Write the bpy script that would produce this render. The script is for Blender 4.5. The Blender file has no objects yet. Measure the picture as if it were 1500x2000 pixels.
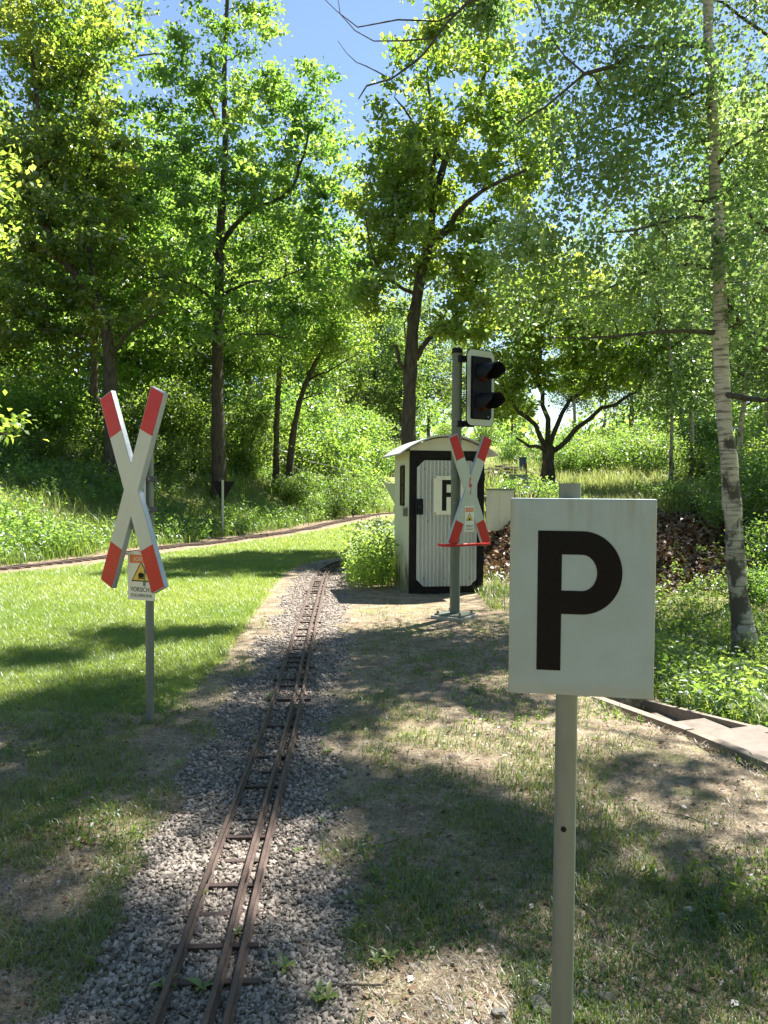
import bpy, math, random
import numpy as np
from mathutils import Vector, Matrix

# ------------------------------------------------------------------ camera, sky, sun, exposure
SC = bpy.context.scene
COL = SC.collection
R = math.radians
F_PX, CX, CY, CAM_H = 1500.0, 750.0, 1000.0, 1.5
PITCH, ROLL = math.atan(50 / 1500.0), R(0.4)

cam_d = bpy.data.cameras.new('camera')
cam = bpy.data.objects.new('camera', cam_d)
COL.objects.link(cam)
cam_d.sensor_fit = 'VERTICAL'
cam_d.sensor_height = 36.0
cam_d.sensor_width = 27.0
cam_d.lens = 36.0 * F_PX / 2000.0
cam_d.clip_start = 0.05
cam_d.clip_end = 3000.0
CAM_M = Matrix.Translation((0, 0, CAM_H)) @ Matrix.Rotation(math.pi / 2 - PITCH, 4, 'X') @ Matrix.Rotation(ROLL, 4, 'Z')
cam.matrix_world = CAM_M
SC.camera = cam

SUN_EL, SUN_AZ = R(61.0), R(45.0)          # azimuth clockwise from +Y (the view direction)
wd = bpy.data.worlds.new('World')
SC.world = wd
wd.use_nodes = True
wn = wd.node_tree.nodes
wl = wd.node_tree.links
sky = wn.new('ShaderNodeTexSky')
sky.sky_type = 'NISHITA'
sky.sun_disc = False
sky.sun_elevation = SUN_EL
sky.sun_rotation = SUN_AZ
sky.air_density = 1.0
sky.dust_density = 0.0
sky.ozone_density = 0.2
wl.new(sky.outputs[0], wn['Background'].inputs[0])
wn['Background'].inputs[1].default_value = 0.056

sun_d = bpy.data.lights.new('sun', 'SUN')
sun_d.energy = 5.0
sun_d.angle = R(0.53)
sun_d.color = (1.0, 0.95, 0.86)
sun = bpy.data.objects.new('sun', sun_d)
COL.objects.link(sun)
sdir = Vector((math.sin(SUN_AZ) * math.cos(SUN_EL), math.cos(SUN_AZ) * math.cos(SUN_EL), math.sin(SUN_EL)))
sun.rotation_euler = sdir.to_track_quat('Z', 'Y').to_euler()
sun.location = (20, 20, 40)

SC.view_settings.view_transform = 'Standard'
SC.view_settings.look = 'None'
SC.view_settings.gamma = 1.0
SC.view_settings.use_curve_mapping = False
SC.view_settings.exposure = 2.0
SC.cycles.use_denoising = True
SC.cycles.max_bounces = 7
SC.cycles.diffuse_bounces = 3
SC.cycles.glossy_bounces = 2
SC.cycles.transmission_bounces = 5
SC.cycles.transparent_max_bounces = 4
SC.cycles.caustics_reflective = False
SC.cycles.caustics_refractive = False
SC.cycles.sample_clamp_indirect = 6.0

rng = np.random.default_rng(7)
random.seed(7)

# ------------------------------------------------------------------ pixel helpers (photo pixels, 1500 x 2000)
CR = np.array(CAM_M.to_3x3())
def ray(px, py):
    d = np.array([(px - CX) / F_PX, -(py - CY) / F_PX, -1.0])
    w = CR @ d
    return w / w[1]                     # scaled so that one unit = one metre of depth along +Y
def P(px, py, Y):
    return np.array([0, 0, CAM_H]) + ray(px, py) * Y

# ------------------------------------------------------------------ noise and terrain
def _hash(ix, iy, seed):
    h = (ix.astype(np.int64) * 374761393 + iy.astype(np.int64) * 668265263 + seed * 1442695041) & 0x7fffffff
    h = ((h ^ (h >> 13)) * 1274126177) & 0x7fffffff
    h = h ^ (h >> 16)
    return (h % 100003) / 100003.0
def vnoise(x, y, seed=0):
    x = np.asarray(x, float); y = np.asarray(y, float)
    ix = np.floor(x); iy = np.floor(y)
    fx = x - ix; fy = y - iy
    fx = fx * fx * (3 - 2 * fx); fy = fy * fy * (3 - 2 * fy)
    a = _hash(ix, iy, seed); b = _hash(ix + 1, iy, seed)
    c = _hash(ix, iy + 1, seed); d = _hash(ix + 1, iy + 1, seed)
    return (a * (1 - fx) + b * fx) * (1 - fy) + (c * (1 - fx) + d * fx) * fy
def fbm(x, y, seed=0, octs=3):
    s = 0; a = 0.5; t = 0
    for k in range(octs):
        s = s + a * vnoise(np.asarray(x) * 2 ** k, np.asarray(y) * 2 ** k, seed + k * 17); t += a; a *= 0.5
    return s / t
def ss(a, b, x):
    t = np.clip((np.asarray(x, float) - a) / (b - a), 0, 1)
    return t * t * (3 - 2 * t)
def base_rise(y):
    return 0.35 * ss(19, 30, y)
def px_base(px, py):
    r = ray(px, py)
    for Y in np.arange(2.0, 60, 0.02):
        if CAM_H + r[2] * Y <= base_rise(Y):
            return r[0] * Y, Y
    return r[0] * 60, 60
def catmull(pts, n):
    p = np.asarray(pts, float)
    p = np.vstack([2 * p[0] - p[1], p, 2 * p[-1] - p[-2]])
    m = len(p) - 3
    t = np.linspace(0, m, n); i = np.minimum(t.astype(int), m - 1); f = (t - i)[:, None]
    a, b, c, d = p[i], p[i + 1], p[i + 2], p[i + 3]
    return 0.5 * ((2 * b) + (-a + c) * f + (2 * a - 5 * b + 4 * c - d) * f ** 2 + (-a + 3 * b - 3 * c + d) * f ** 3)

TRACK_A = catmull([(-0.42, 0.4), (-0.50, 1.6), (-0.53, 2.3), (-0.565, 3.0), (-0.645, 5.0), (-0.725, 6.43), (-0.86, 9.0), (-0.98, 11.5),
                   (-1.02, 13.3), (-0.80, 14.8), (-0.1, 16.2), (1.0, 17.1), (2.4, 17.4)], 260)
_tb = [px_base(*q) for q in ((0, 1113), (150, 1096), (260, 1080), (430, 1059), (560, 1040), (650, 1023), (700, 1012), (765, 1003))]
_d0 = np.array(_tb[0]) - np.array(_tb[1])
TRACK_B = catmull([tuple(np.array(_tb[0]) + _d0 * 4), tuple(np.array(_tb[0]) + _d0 * 1.5)] + _tb + [(_tb[-1][0] + 2.2, _tb[-1][1] + 2.0), (_tb[-1][0] + 6, _tb[-1][1] + 3.5)], 260)

def signed_dist(x, y, line):
    """distance to a polyline, positive on its left-hand side"""
    x = np.asarray(x, float); y = np.asarray(y, float)
    sh = x.shape; x = x.ravel(); y = y.ravel()
    best = np.full(x.shape, 1e9); sg = np.zeros(x.shape)
    L = line[::6]
    for (ax, ay), (bx, by) in zip(L[:-1], L[1:]):
        dx, dy = bx - ax, by - ay; l2 = dx * dx + dy * dy
        t = np.clip(((x - ax) * dx + (y - ay) * dy) / l2, 0, 1)
        ex = x - (ax + t * dx); ey = y - (ay + t * dy)
        d = np.hypot(ex, ey)
        m = d < best
        best = np.where(m, d, best); sg = np.where(m, dx * (y - ay) - dy * (x - ax), sg)
    return (best * np.sign(sg)).reshape(sh)

def st_local(x, y):
    """stairs frame: s along the descending run (away from the camera), t to the right"""
    dx = x - 2.05; dy = y - 4.25
    return -0.34 * dx + 0.94 * dy, 0.94 * dx + 0.34 * dy
def edge_x(y):
    return np.interp(y, [1.0, 3.0, 4.17, 5.42, 6.5, 8.0, 11.0, 14.0], [3.0, 2.5, 2.12, 1.72, 1.8, 2.0, 2.3, 2.6])
def H(x, y):
    x = np.asarray(x, float); y = np.asarray(y, float)
    z = base_rise(y)
    dB = signed_dist(x, y, TRACK_B)
    wob = 0.7 * (vnoise(x * 0.5, y * 0.5, 5) - 0.5)
    bank = ss(0.9, 4.6, dB + wob)
    z = z + 1.55 * bank + 0.02 * np.clip(dB - 4, 0, 60)
    right = ss(11.8, 15.3, y + wob) * ss(1.5, 2.6, x)
    z = z + 0.95 * right + 0.75 * ss(16, 30, y) * ss(1.6, 4.5, x)
    dip = ss(0.05, 1.7, x - edge_x(y)) * ss(1.0, 3.5, y) * (1 - ss(9.5, 13, y))
    z = z - 0.55 * dip
    s_, t_ = st_local(x, y)
    ins = ss(-0.10, 0.0, t_) * (1 - ss(0.80, 0.92, t_)) * ss(-1.7, -1.6, s_) * (1 - ss(1.75, 1.9, s_))
    tread = np.interp(s_, [-1.5, 0.5, 0.62, 1.1, 1.75], [-0.22, -0.25, -0.42, -0.56, -0.6])
    z = z * (1 - ins) + np.minimum(z, tread) * ins
    side = ss(0.80, 1.0, t_) * ss(-1.6, -0.8, s_) * (1 - ss(2.2, 3.2, s_)) * (1 - ss(1.2, 3.0, t_))
    z = z * (1 - side) + np.interp(s_, [-1.5, 0.4, 1.8], [-0.10, -0.12, -0.30]) * side
    fl = 1 - ss(30, 60, np.hypot(x, y))
    dA = np.abs(signed_dist(x, y, TRACK_A))
    k = ss(0.35, 1.2, dA) * fl
    z = z + k * (0.07 * (fbm(x * 0.7, y * 0.7, 11) - 0.5) + 0.03 * (vnoise(x * 2.6, y * 2.6, 3) - 0.5)) + 0.10 * (bank + right) * (vnoise(x * 1.8, y * 1.8, 9) - 0.5)
    z = z + 3.0 * ss(60, 160, y) + 6 * ss(60, 200, np.abs(x))
    return z
def Hs(x, y):
    return float(H(np.array([x]), np.array([y]))[0])
def px_ground(px, py, y0=1.5, y1=60):
    r = ray(px, py)
    Y = np.arange(y0, y1, 0.02)
    z = H(r[0] * Y, Y)
    hit = np.where(CAM_H + r[2] * Y <= z)[0]
    Yh = Y[hit[0]] if len(hit) else y1
    return np.array([r[0] * Yh, Yh, Hs(r[0] * Yh, Yh)])

# ------------------------------------------------------------------ object helpers
def tag(o, label=None, cat=None, group=None, kind=None):
    if label: o['label'] = label
    if cat: o['category'] = cat
    if group: o['group'] = group
    if kind: o['kind'] = kind
    return o
def empty(name, loc, rz=0.0, label=None, cat=None, group=None):
    o = bpy.data.objects.new(name, None); COL.objects.link(o)
    o.location = tuple(float(v) for v in loc); o.rotation_euler = (0, 0, rz); o.empty_display_size = 0.1
    return tag(o, label, cat, group)
def link(name, me, mat, parent=None, loc=None):
    o = bpy.data.objects.new(name, me); COL.objects.link(o)
    if mat is not None and not me.materials: me.materials.append(mat)
    if parent is not None: o.parent = parent
    if loc is not None: o.location = tuple(float(v) for v in loc)
    return o
def copy_tree(o, parent=None):
    c = o.copy(); COL.objects.link(c); c.parent = parent
    for ch in list(o.children): copy_tree(ch, c)
    return c
def np_mesh(name, V, faces, attrs=None, smooth=False):
    """faces: list of int arrays (n,k)"""
    me = bpy.data.meshes.new(name)
    V = np.ascontiguousarray(V, np.float32)
    me.vertices.add(len(V)); me.vertices.foreach_set('co', V.ravel())
    faces = [np.asarray(f, np.int32) for f in faces if len(f)]
    li = np.concatenate([f.ravel() for f in faces])
    ls = np.concatenate([np.full(len(f), f.shape[1], np.int32) for f in faces])
    me.loops.add(len(li)); me.loops.foreach_set('vertex_index', li)
    me.polygons.add(len(ls))
    st = np.zeros(len(ls), np.int32); st[1:] = np.cumsum(ls)[:-1]
    me.polygons.foreach_set('loop_start', st)
    if smooth: me.polygons.foreach_set('use_smooth', np.ones(len(ls), bool))
    for k, v in (attrs or {}).items():
        a = me.attributes.new(k, 'FLOAT', 'POINT'); a.data.foreach_set('value', np.ascontiguousarray(v, np.float32))
    me.update(calc_edges=True)
    return me

class MB:
    """collects shapes, builds one mesh"""
    def __init__(s): s.v = []; s.f = []
    def add(s, v, f):
        n = len(s.v); s.v += [tuple(float(c) for c in p) for p in v]; s.f += [tuple(i + n for i in q) for q in f]; return s
    def box(s, x0, x1, y0, y1, z0, z1, M=None, bev=0.0):
        if bev > 0:
            return s.prism(chamfer_rect(x0, x1, z0, z1, bev), y0, y1, M)
        v = [(x, y, z) for z in (z0, z1) for y in (y0, y1) for x in (x0, x1)]
        if M is not None: v = [M @ Vector(p) for p in v]
        return s.add(v, [(0, 2, 3, 1), (4, 5, 7, 6), (0, 1, 5, 4), (2, 6, 7, 3), (0, 4, 6, 2), (1, 3, 7, 5)])
    def prism(s, poly, y0, y1, M=None):
        """polygon in (x,z), counter-clockwise seen from -y, extruded y0 (front) to y1"""
        n = len(poly)
        v = [(x, y0, z) for x, z in poly] + [(x, y1, z) for x, z in poly]
        if M is not None: v = [M @ Vector(p) for p in v]
        return s.add(v, [tuple(range(n)), tuple(reversed(range(n, 2 * n)))] + [(i, i + n, (i + 1) % n + n, (i + 1) % n) for i in range(n)])
    def tube(s, pts, rad, n=10, cap=True):
        v, f = tube_vf(pts, rad, n, cap); return s.add(v, f)
    def cyl(s, a, b, r, n=16, r2=None):
        return s.tube([a, b], [r, r if r2 is None else r2], n)
    def build(s, name, mat, parent=None, smooth=False, loc=None, bevel=0.0):
        me = bpy.data.meshes.new(name); me.from_pydata(s.v, [], s.f); me.update()
        if smooth:
            me.polygons.foreach_set('use_smooth', np.ones(len(me.polygons), bool))
            try: me.set_sharp_from_angle(angle=R(40))
            except Exception: pass
        o = link(name, me, mat, parent, loc)
        if bevel > 0:
            b = o.modifiers.new('bevel', 'BEVEL'); b.width = bevel; b.segments = 2; b.limit_method = 'ANGLE'; b.angle_limit = R(40)
        return o
def chamfer_rect(x0, x1, z0, z1, c, n=1):
    p = []
    for cx, cz, a0 in ((x1 - c, z0 + c, -90), (x1 - c, z1 - c, 0), (x0 + c, z1 - c, 90), (x0 + c, z0 + c, 180)):
        for k in range(n + 1):
            a = R(a0 + 90 * k / n); p.append((cx + c * math.cos(a), cz + c * math.sin(a)))
    return p
def tube_vf(pts, rad, n=10, cap=True):
    p = np.asarray(pts, float); m = len(p)
    rad = np.full(m, rad) if np.isscalar(rad) else np.asarray(rad, float)
    t = np.gradient(p, axis=0) if m > 2 else np.repeat((p[1] - p[0])[None], 2, 0)
    t /= np.linalg.norm(t, axis=1)[:, None] + 1e-9
    up = np.array([0, 0, 1.0]) if abs(t[0][2]) < 0.9 else np.array([0, 1.0, 0])
    V = []
    u = np.cross(up, t[0]); u /= np.linalg.norm(u)
    an = np.linspace(0, 2 * math.pi, n, endpoint=False)
    for i in range(m):
        u = u - t[i] * np.dot(u, t[i]); u /= np.linalg.norm(u) + 1e-9
        w = np.cross(t[i], u)
        V.append(p[i] + rad[i] * (np.cos(an)[:, None] * u + np.sin(an)[:, None] * w))
    V = np.vstack(V)
    f = [(i * n + j, i * n + (j + 1) % n, (i + 1) * n + (j + 1) % n, (i + 1) * n + j) for i in range(m - 1) for j in range(n)]
    if cap: f += [tuple(reversed(range(n))), tuple(range((m - 1) * n, m * n))]
    return V, f

# ------------------------------------------------------------------ materials
MATS = {}
def nodes(name):
    m = bpy.data.materials.new(name); m.use_nodes = True
    nt = m.node_tree
    return m, nt, nt.nodes['Principled BSDF'], nt.nodes['Material Output']
def mixc(nt, fac, a, b):
    n = nt.nodes.new('ShaderNodeMix'); n.data_type = 'RGBA'
    for k, v in ((0, fac), (6, a), (7, b)):
        if isinstance(v, (int, float)): n.inputs[k].default_value = v
        elif isinstance(v, tuple): n.inputs[k].default_value = (*v, 1.0) if len(v) == 3 else v
        else: nt.links.new(v, n.inputs[k])
    return n.outputs[2]
def math_n(nt, op, a, b=None, clamp=False):
    n = nt.nodes.new('ShaderNodeMath'); n.operation = op; n.use_clamp = clamp
    for k, v in ((0, a), (1, b)):
        if v is None: continue
        if isinstance(v, (int, float)): n.inputs[k].default_value = v
        else: nt.links.new(v, n.inputs[k])
    return n.outputs[0]
def maprange(nt, v, a, b, c=0.0, d=1.0):
    n = nt.nodes.new('ShaderNodeMapRange'); n.inputs[1].default_value = a; n.inputs[2].default_value = b
    n.inputs[3].default_value = c; n.inputs[4].default_value = d
    nt.links.new(v, n.inputs[0]); return n.outputs[0]
def coord(nt, scale=(1, 1, 1), kind='Object'):
    c = nt.nodes.new('ShaderNodeTexCoord'); mp = nt.nodes.new('ShaderNodeMapping')
    mp.inputs['Scale'].default_value = scale
    nt.links.new(c.outputs[kind], mp.inputs[0]); return mp.outputs[0]
def noise(nt, vec, scale, detail=4, rough=0.6):
    n = nt.nodes.new('ShaderNodeTexNoise'); n.inputs['Scale'].default_value = scale
    n.inputs['Detail'].default_value = detail; n.inputs['Roughness'].default_value = rough
    if vec is not None: nt.links.new(vec, n.inputs['Vector'])
    return n.outputs['Fac']
def attr(nt, name):
    n = nt.nodes.new('ShaderNodeAttribute'); n.attribute_name = name; return n.outputs['Fac']
def bump(nt, h, strength, dist, bsdf):
    b = nt.nodes.new('ShaderNodeBump'); b.inputs['Strength'].default_value = strength; b.inputs['Distance'].default_value = dist
    nt.links.new(h, b.inputs['Height']); nt.links.new(b.outputs[0], bsdf.inputs['Normal'])
def painted(name, col, rough=0.5, dirt=(0.12, 0.10, 0.07), amount=0.35, scale=6.0, metal=0.0, stretch=(1, 1, 1), bstr=0.0):
    m, nt, b, _ = nodes(name)
    v = coord(nt, stretch)
    n1 = noise(nt, v, scale, 5, 0.65)
    f = maprange(nt, n1, 0.48, 0.8, 0.0, amount)
    c = mixc(nt, f, col, dirt)
    nt.links.new(c, b.inputs['Base Color'])
    b.inputs['Roughness'].default_value = rough; b.inputs['Metallic'].default_value = metal
    r = maprange(nt, noise(nt, v, scale * 3, 3), 0.3, 0.7, rough - 0.08, rough + 0.12); nt.links.new(r, b.inputs['Roughness'])
    if bstr > 0: bump(nt, noise(nt, v, scale * 8, 4), bstr, 0.005, b)
    return m
def leafmat(name, a, b, ta, tb, tr=0.5, gloss=0.035):
    m, nt, pb, out = nodes(name); nt.nodes.remove(pb)
    rnd = attr(nt, 'rnd')
    oi = nt.nodes.new('ShaderNodeObjectInfo')
    ov = maprange(nt, oi.outputs['Random'], 0, 1, 0.82, 1.15)
    cd = mixc(nt, rnd, a, b); ct = mixc(nt, rnd, ta, tb)
    def sc(c):
        h = nt.nodes.new('ShaderNodeHueSaturation'); nt.links.new(c, h.inputs['Color']); nt.links.new(ov, h.inputs['Value'])
        hv = maprange(nt, oi.outputs['Random'], 0, 1, 0.495, 0.51); nt.links.new(hv, h.inputs['Hue'])
        return h.outputs[0]
    d = nt.nodes.new('ShaderNodeBsdfDiffuse'); nt.links.new(sc(cd), d.inputs[0])
    t = nt.nodes.new('ShaderNodeBsdfTranslucent'); nt.links.new(sc(ct), t.inputs[0])
    mx = nt.nodes.new('ShaderNodeMixShader'); mx.inputs[0].default_value = tr
    nt.links.new(d.outputs[0], mx.inputs[1]); nt.links.new(t.outputs[0], mx.inputs[2])
    g = nt.nodes.new('ShaderNodeBsdfGlossy'); g.inputs['Roughness'].default_value = 0.42; g.inputs[0].default_value = (0.9, 0.95, 1, 1)
    m2 = nt.nodes.new('ShaderNodeMixShader'); m2.inputs[0].default_value = gloss
    nt.links.new(mx.outputs[0], m2.inputs[1]); nt.links.new(g.outputs[0], m2.inputs[2])
    nt.links.new(m2.outputs[0], out.inputs['Surface'])
    return m
def barkmat(name, a, b, sc=7.0):
    m, nt, bs, _ = nodes(name)
    v = coord(nt, (1, 1, 0.22))
    n1 = noise(nt, v, sc * 2.2, 6, 0.7)
    n2 = noise(nt, coord(nt), 1.6, 3)
    c = mixc(nt, maprange(nt, n1, 0.35, 0.68), a, b)
    c = mixc(nt, maprange(nt, n2, 0.5, 0.75, 0, 0.45), c, (0.075, 0.085, 0.035))
    nt.links.new(c, bs.inputs['Base Color']); bs.inputs['Roughness'].default_value = 0.95
    bump(nt, n1, 0.9, 0.03, bs)
    return m
def birchmat():
    m, nt, bs, _ = nodes('birch_bark')
    v = coord(nt)
    band = noise(nt, coord(nt, (1.5, 1.5, 16)), 2.2, 5, 0.7)
    patch = noise(nt, coord(nt, (1, 1, 0.7)), 4.2, 5, 0.65)
    sep = nt.nodes.new('ShaderNodeSeparateXYZ'); nt.links.new(v, sep.inputs[0])
    low = maprange(nt, sep.outputs[2], 0.2, 3.2, 1.0, 0.0)                 # the old fissured bark near the foot
    white = mixc(nt, noise(nt, v, 9, 4), (0.58, 0.54, 0.48), (0.30, 0.265, 0.22))
    c = mixc(nt, maprange(nt, band, 0.50, 0.60, 0, 0.85), white, (0.07, 0.055, 0.045))
    th = math_n(nt, 'SUBTRACT', 0.58, math_n(nt, 'MULTIPLY', low, 0.13))
    pm = math_n(nt, 'MULTIPLY', math_n(nt, 'SUBTRACT', patch, th), 14.0, True)
    c = mixc(nt, pm, c, (0.045, 0.038, 0.032))
    c = mixc(nt, math_n(nt, 'MULTIPLY', low, 0.35), c, (0.12, 0.105, 0.08))
    nt.links.new(c, bs.inputs['Base Color']); bs.inputs['Roughness'].default_value = 0.8
    h = math_n(nt, 'SUBTRACT', noise(nt, coord(nt, (1, 1, 0.4)), 22, 5, 0.7), pm)
    bump(nt, h, 0.7, 0.012, bs)
    return m
def groundmat():
    m, nt, bs, _ = nodes('ground_soil')
    v = coord(nt)
    n1 = noise(nt, v, 1.7, 6, 0.65); n2 = noise(nt, v, 26, 6, 0.75); n3 = noise(nt, v, 90, 4, 0.8)
    straw = mixc(nt, maprange(nt, n2, 0.3, 0.7), (0.085, 0.062, 0.04), (0.38, 0.305, 0.215))
    straw = mixc(nt, maprange(nt, n3, 0.45, 0.7), straw, (0.44, 0.365, 0.26))
    gr = mixc(nt, n2, (0.10, 0.135, 0.03), (0.26, 0.30, 0.085))
    lawn = attr(nt, 'lawn')
    brn = noise(nt, v, 4.5, 5, 0.7)
    straw = mixc(nt, maprange(nt, brn, 0.42, 0.62, 0, 0.75), straw, mixc(nt, n2, (0.05, 0.036, 0.025), (0.20, 0.15, 0.10)))
    f = math_n(nt, 'MULTIPLY', math_n(nt, 'SUBTRACT', math_n(nt, 'ADD', lawn, n1), 0.92), 4.0, True)
    c = mixc(nt, f, straw, gr)
    st = mixc(nt, n2, (0.08, 0.07, 0.06), (0.30, 0.26, 0.225))
    c = mixc(nt, attr(nt, 'ballast'), c, st)
    lt = mixc(nt, n2, (0.035, 0.022, 0.014), (0.16, 0.10, 0.065))
    c = mixc(nt, attr(nt, 'litter'), c, lt)
    nt.links.new(c, bs.inputs['Base Color']); bs.inputs['Roughness'].default_value = 1.0
    bs.inputs['Specular IOR Level'].default_value = 0.15
    bump(nt, n2, 0.8, 0.03, bs)
    return m
def simple_rnd(name, a, b, rough=0.9, bs_=0.0):
    m, nt, bs, _ = nodes(name)
    c = mixc(nt, attr(nt, 'rnd'), a, b)
    n = noise(nt, coord(nt), 120, 3)
    c = mixc(nt, maprange(nt, n, 0.4, 0.7, 0, 0.35), c, tuple(x * 0.45 for x in a))
    nt.links.new(c, bs.inputs['Base Color']); bs.inputs['Roughness'].default_value = rough
    bs.inputs['Specular IOR Level'].default_value = 0.3
    return m

M_GROUND = groundmat()
M_BARK = barkmat('oak_bark', (0.022, 0.018, 0.014), (0.10, 0.083, 0.064))
M_BARK2 = barkmat('pale_bark', (0.06, 0.05, 0.04), (0.20, 0.175, 0.14))
M_BIRCH = birchmat()
L_OAK = leafmat('oak_leaf', (0.025, 0.062, 0.016), (0.085, 0.15, 0.04), (0.17, 0.37, 0.03), (0.52, 0.68, 0.11), 0.54, 0.05)
L_OAKY = leafmat('fresh_oak_leaf', (0.035, 0.08, 0.016), (0.11, 0.17, 0.035), (0.23, 0.45, 0.03), (0.64, 0.74, 0.11), 0.56, 0.05)
L_BIRCH = leafmat('birch_leaf', (0.05, 0.095, 0.025), (0.11, 0.16, 0.05), (0.16, 0.32, 0.05), (0.48, 0.60, 0.15), 0.48, 0.07)
L_BUSH = leafmat('bush_leaf', (0.03, 0.07, 0.02), (0.09, 0.15, 0.045), (0.17, 0.36, 0.035), (0.50, 0.64, 0.11), 0.52, 0.05)
L_SPRUCE = leafmat('spruce_needle', (0.03, 0.055, 0.03), (0.07, 0.10, 0.055), (0.04, 0.08, 0.02), (0.08, 0.13, 0.03), 0.25)
L_GRASS = leafmat('grass_blade', (0.035, 0.08, 0.015), (0.17, 0.21, 0.055), (0.12, 0.26, 0.015), (0.42, 0.48, 0.08), 0.42, 0.05)
L_LAWN = leafmat('lawn_blade', (0.08, 0.145, 0.025), (0.24, 0.29, 0.075), (0.22, 0.38, 0.02), (0.50, 0.55, 0.08), 0.42, 0.04)
L_STRAW = leafmat('dry_grass_blade', (0.11, 0.08, 0.05), (0.48, 0.40, 0.27), (0.2, 0.16, 0.07), (0.36, 0.3, 0.15), 0.25, 0.05)
L_MEADOW = leafmat('meadow_grass_blade', (0.13, 0.18, 0.05), (0.34, 0.34, 0.16), (0.32, 0.42, 0.06), (0.56, 0.56, 0.22), 0.42, 0.05)
L_LITTER = leafmat('dead_leaf', (0.05, 0.028, 0.016), (0.22, 0.14, 0.085), (0.08, 0.04, 0.015), (0.2, 0.11, 0.04), 0.15, 0.06)
L_FLOWER = leafmat('white_flower', (0.5, 0.55, 0.42), (0.75, 0.78, 0.68), (0.4, 0.45, 0.3), (0.6, 0.62, 0.5), 0.35, 0.03)
M_STONE = simple_rnd('ballast_stone', (0.105, 0.09, 0.08), (0.43, 0.37, 0.32))
M_RAIL = painted('rusty_rail', (0.075, 0.047, 0.038), 0.6, (0.15, 0.10, 0.075), 0.6, 40, 0.1, (1, 1, 1), 0.3)
M_SLEEPER = painted('rusty_sleeper', (0.055, 0.035, 0.032), 0.75, (0.14, 0.09, 0.07), 0.5, 50, 0.1, (1, 1, 1), 0.3)
M_GALV = painted('galvanised_steel', (0.15, 0.168, 0.15), 0.5, (0.09, 0.10, 0.075), 0.6, 9, 0.3, (1, 1, 0.3))
M_GREENPOST = painted('green_grey_post_paint', (0.105, 0.125, 0.095), 0.55, (0.06, 0.07, 0.05), 0.6, 7, 0.0, (1, 1, 0.25))
M_DARKSTEEL = painted('dark_steel', (0.03, 0.03, 0.032), 0.5, (0.08, 0.05, 0.035), 0.4, 12)
M_BLACK = painted('black_paint', (0.012, 0.012, 0.013), 0.42, (0.04, 0.037, 0.032), 0.5, 12)
M_BLACKGLOSS = painted('black_enamel', (0.005, 0.005, 0.006), 0.25, (0.012, 0.012, 0.012), 0.4, 5)
M_BLACKPLASTIC = painted('black_plastic', (0.012, 0.013, 0.018), 0.4, (0.03, 0.03, 0.035), 0.5, 14)
M_WHITE = painted('white_sign_face', (0.43, 0.46, 0.41), 0.4, (0.33, 0.34, 0.27), 0.35, 3.5)
M_RED = painted('red_sign_face', (0.42, 0.014, 0.010), 0.35, (0.30, 0.016, 0.012), 0.5, 5)
M_ALU = painted('sign_edge_metal', (0.36, 0.40, 0.43), 0.45, (0.22, 0.23, 0.22), 0.4, 8, 0.3)
M_ORANGE = painted('orange_print', (0.62, 0.17, 0.03), 0.5, (0.5, 0.2, 0.08), 0.3, 20)
M_YELLOW = painted('yellow_print', (0.66, 0.46, 0.05), 0.5, (0.5, 0.4, 0.1), 0.3, 20)
M_PLATE = painted('plate_white', (0.64, 0.65, 0.56), 0.45, (0.45, 0.44, 0.33), 0.4, 12)
M_INK = painted('black_print', (0.015, 0.015, 0.015), 0.5, (0.05, 0.05, 0.05), 0.3, 20)
M_ROOF = painted('zinc_roof', (0.42, 0.42, 0.43), 0.5, (0.25, 0.24, 0.22), 0.6, 4, 0.25, (1, 0.4, 1))
M_CORR = painted('corrugated_zinc', (0.46, 0.49, 0.47), 0.45, (0.25, 0.255, 0.225), 0.6, 3.5, 0.15, (1, 1, 0.25))
M_CREAM = painted('cream_box_paint', (0.52, 0.52, 0.43), 0.5, (0.3, 0.29, 0.2), 0.5, 4, 0.0, (1, 1, 0.4))
M_CONC = painted('concrete', (0.30, 0.29, 0.26), 0.9, (0.14, 0.13, 0.11), 0.7, 10, 0, (1, 1, 1), 0.5)
M_WOOD = painted('weathered_wood', (0.20, 0.165, 0.13), 0.85, (0.07, 0.055, 0.04), 0.8, 9, 0, (0.25, 3, 3), 0.5)
M_SLAB = painted('path_slab', (0.165, 0.14, 0.12), 0.95, (0.09, 0.07, 0.05), 0.8, 7, 0, (1, 1, 1), 0.6)
M_RUST = painted('rusty_angle_iron', (0.14, 0.06, 0.035), 0.8, (0.07, 0.035, 0.025), 0.7, 14)
M_BARREL = painted('blue_plastic', (0.03, 0.06, 0.16), 0.5, (0.05, 0.06, 0.1), 0.4, 8)
M_LENS = painted('dark_red_lens', (0.035, 0.006, 0.005), 0.15, (0.05, 0.01, 0.01), 0.4, 20)
M_PALESTONE = painted('pale_stone', (0.46, 0.42, 0.33), 0.8, (0.3, 0.26, 0.2), 0.5, 20, 0, (1, 1, 1), 0.4)
M_TILE = painted('distant_roof', (0.42, 0.44, 0.47), 0.7, (0.3, 0.3, 0.3), 0.5, 4)
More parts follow.
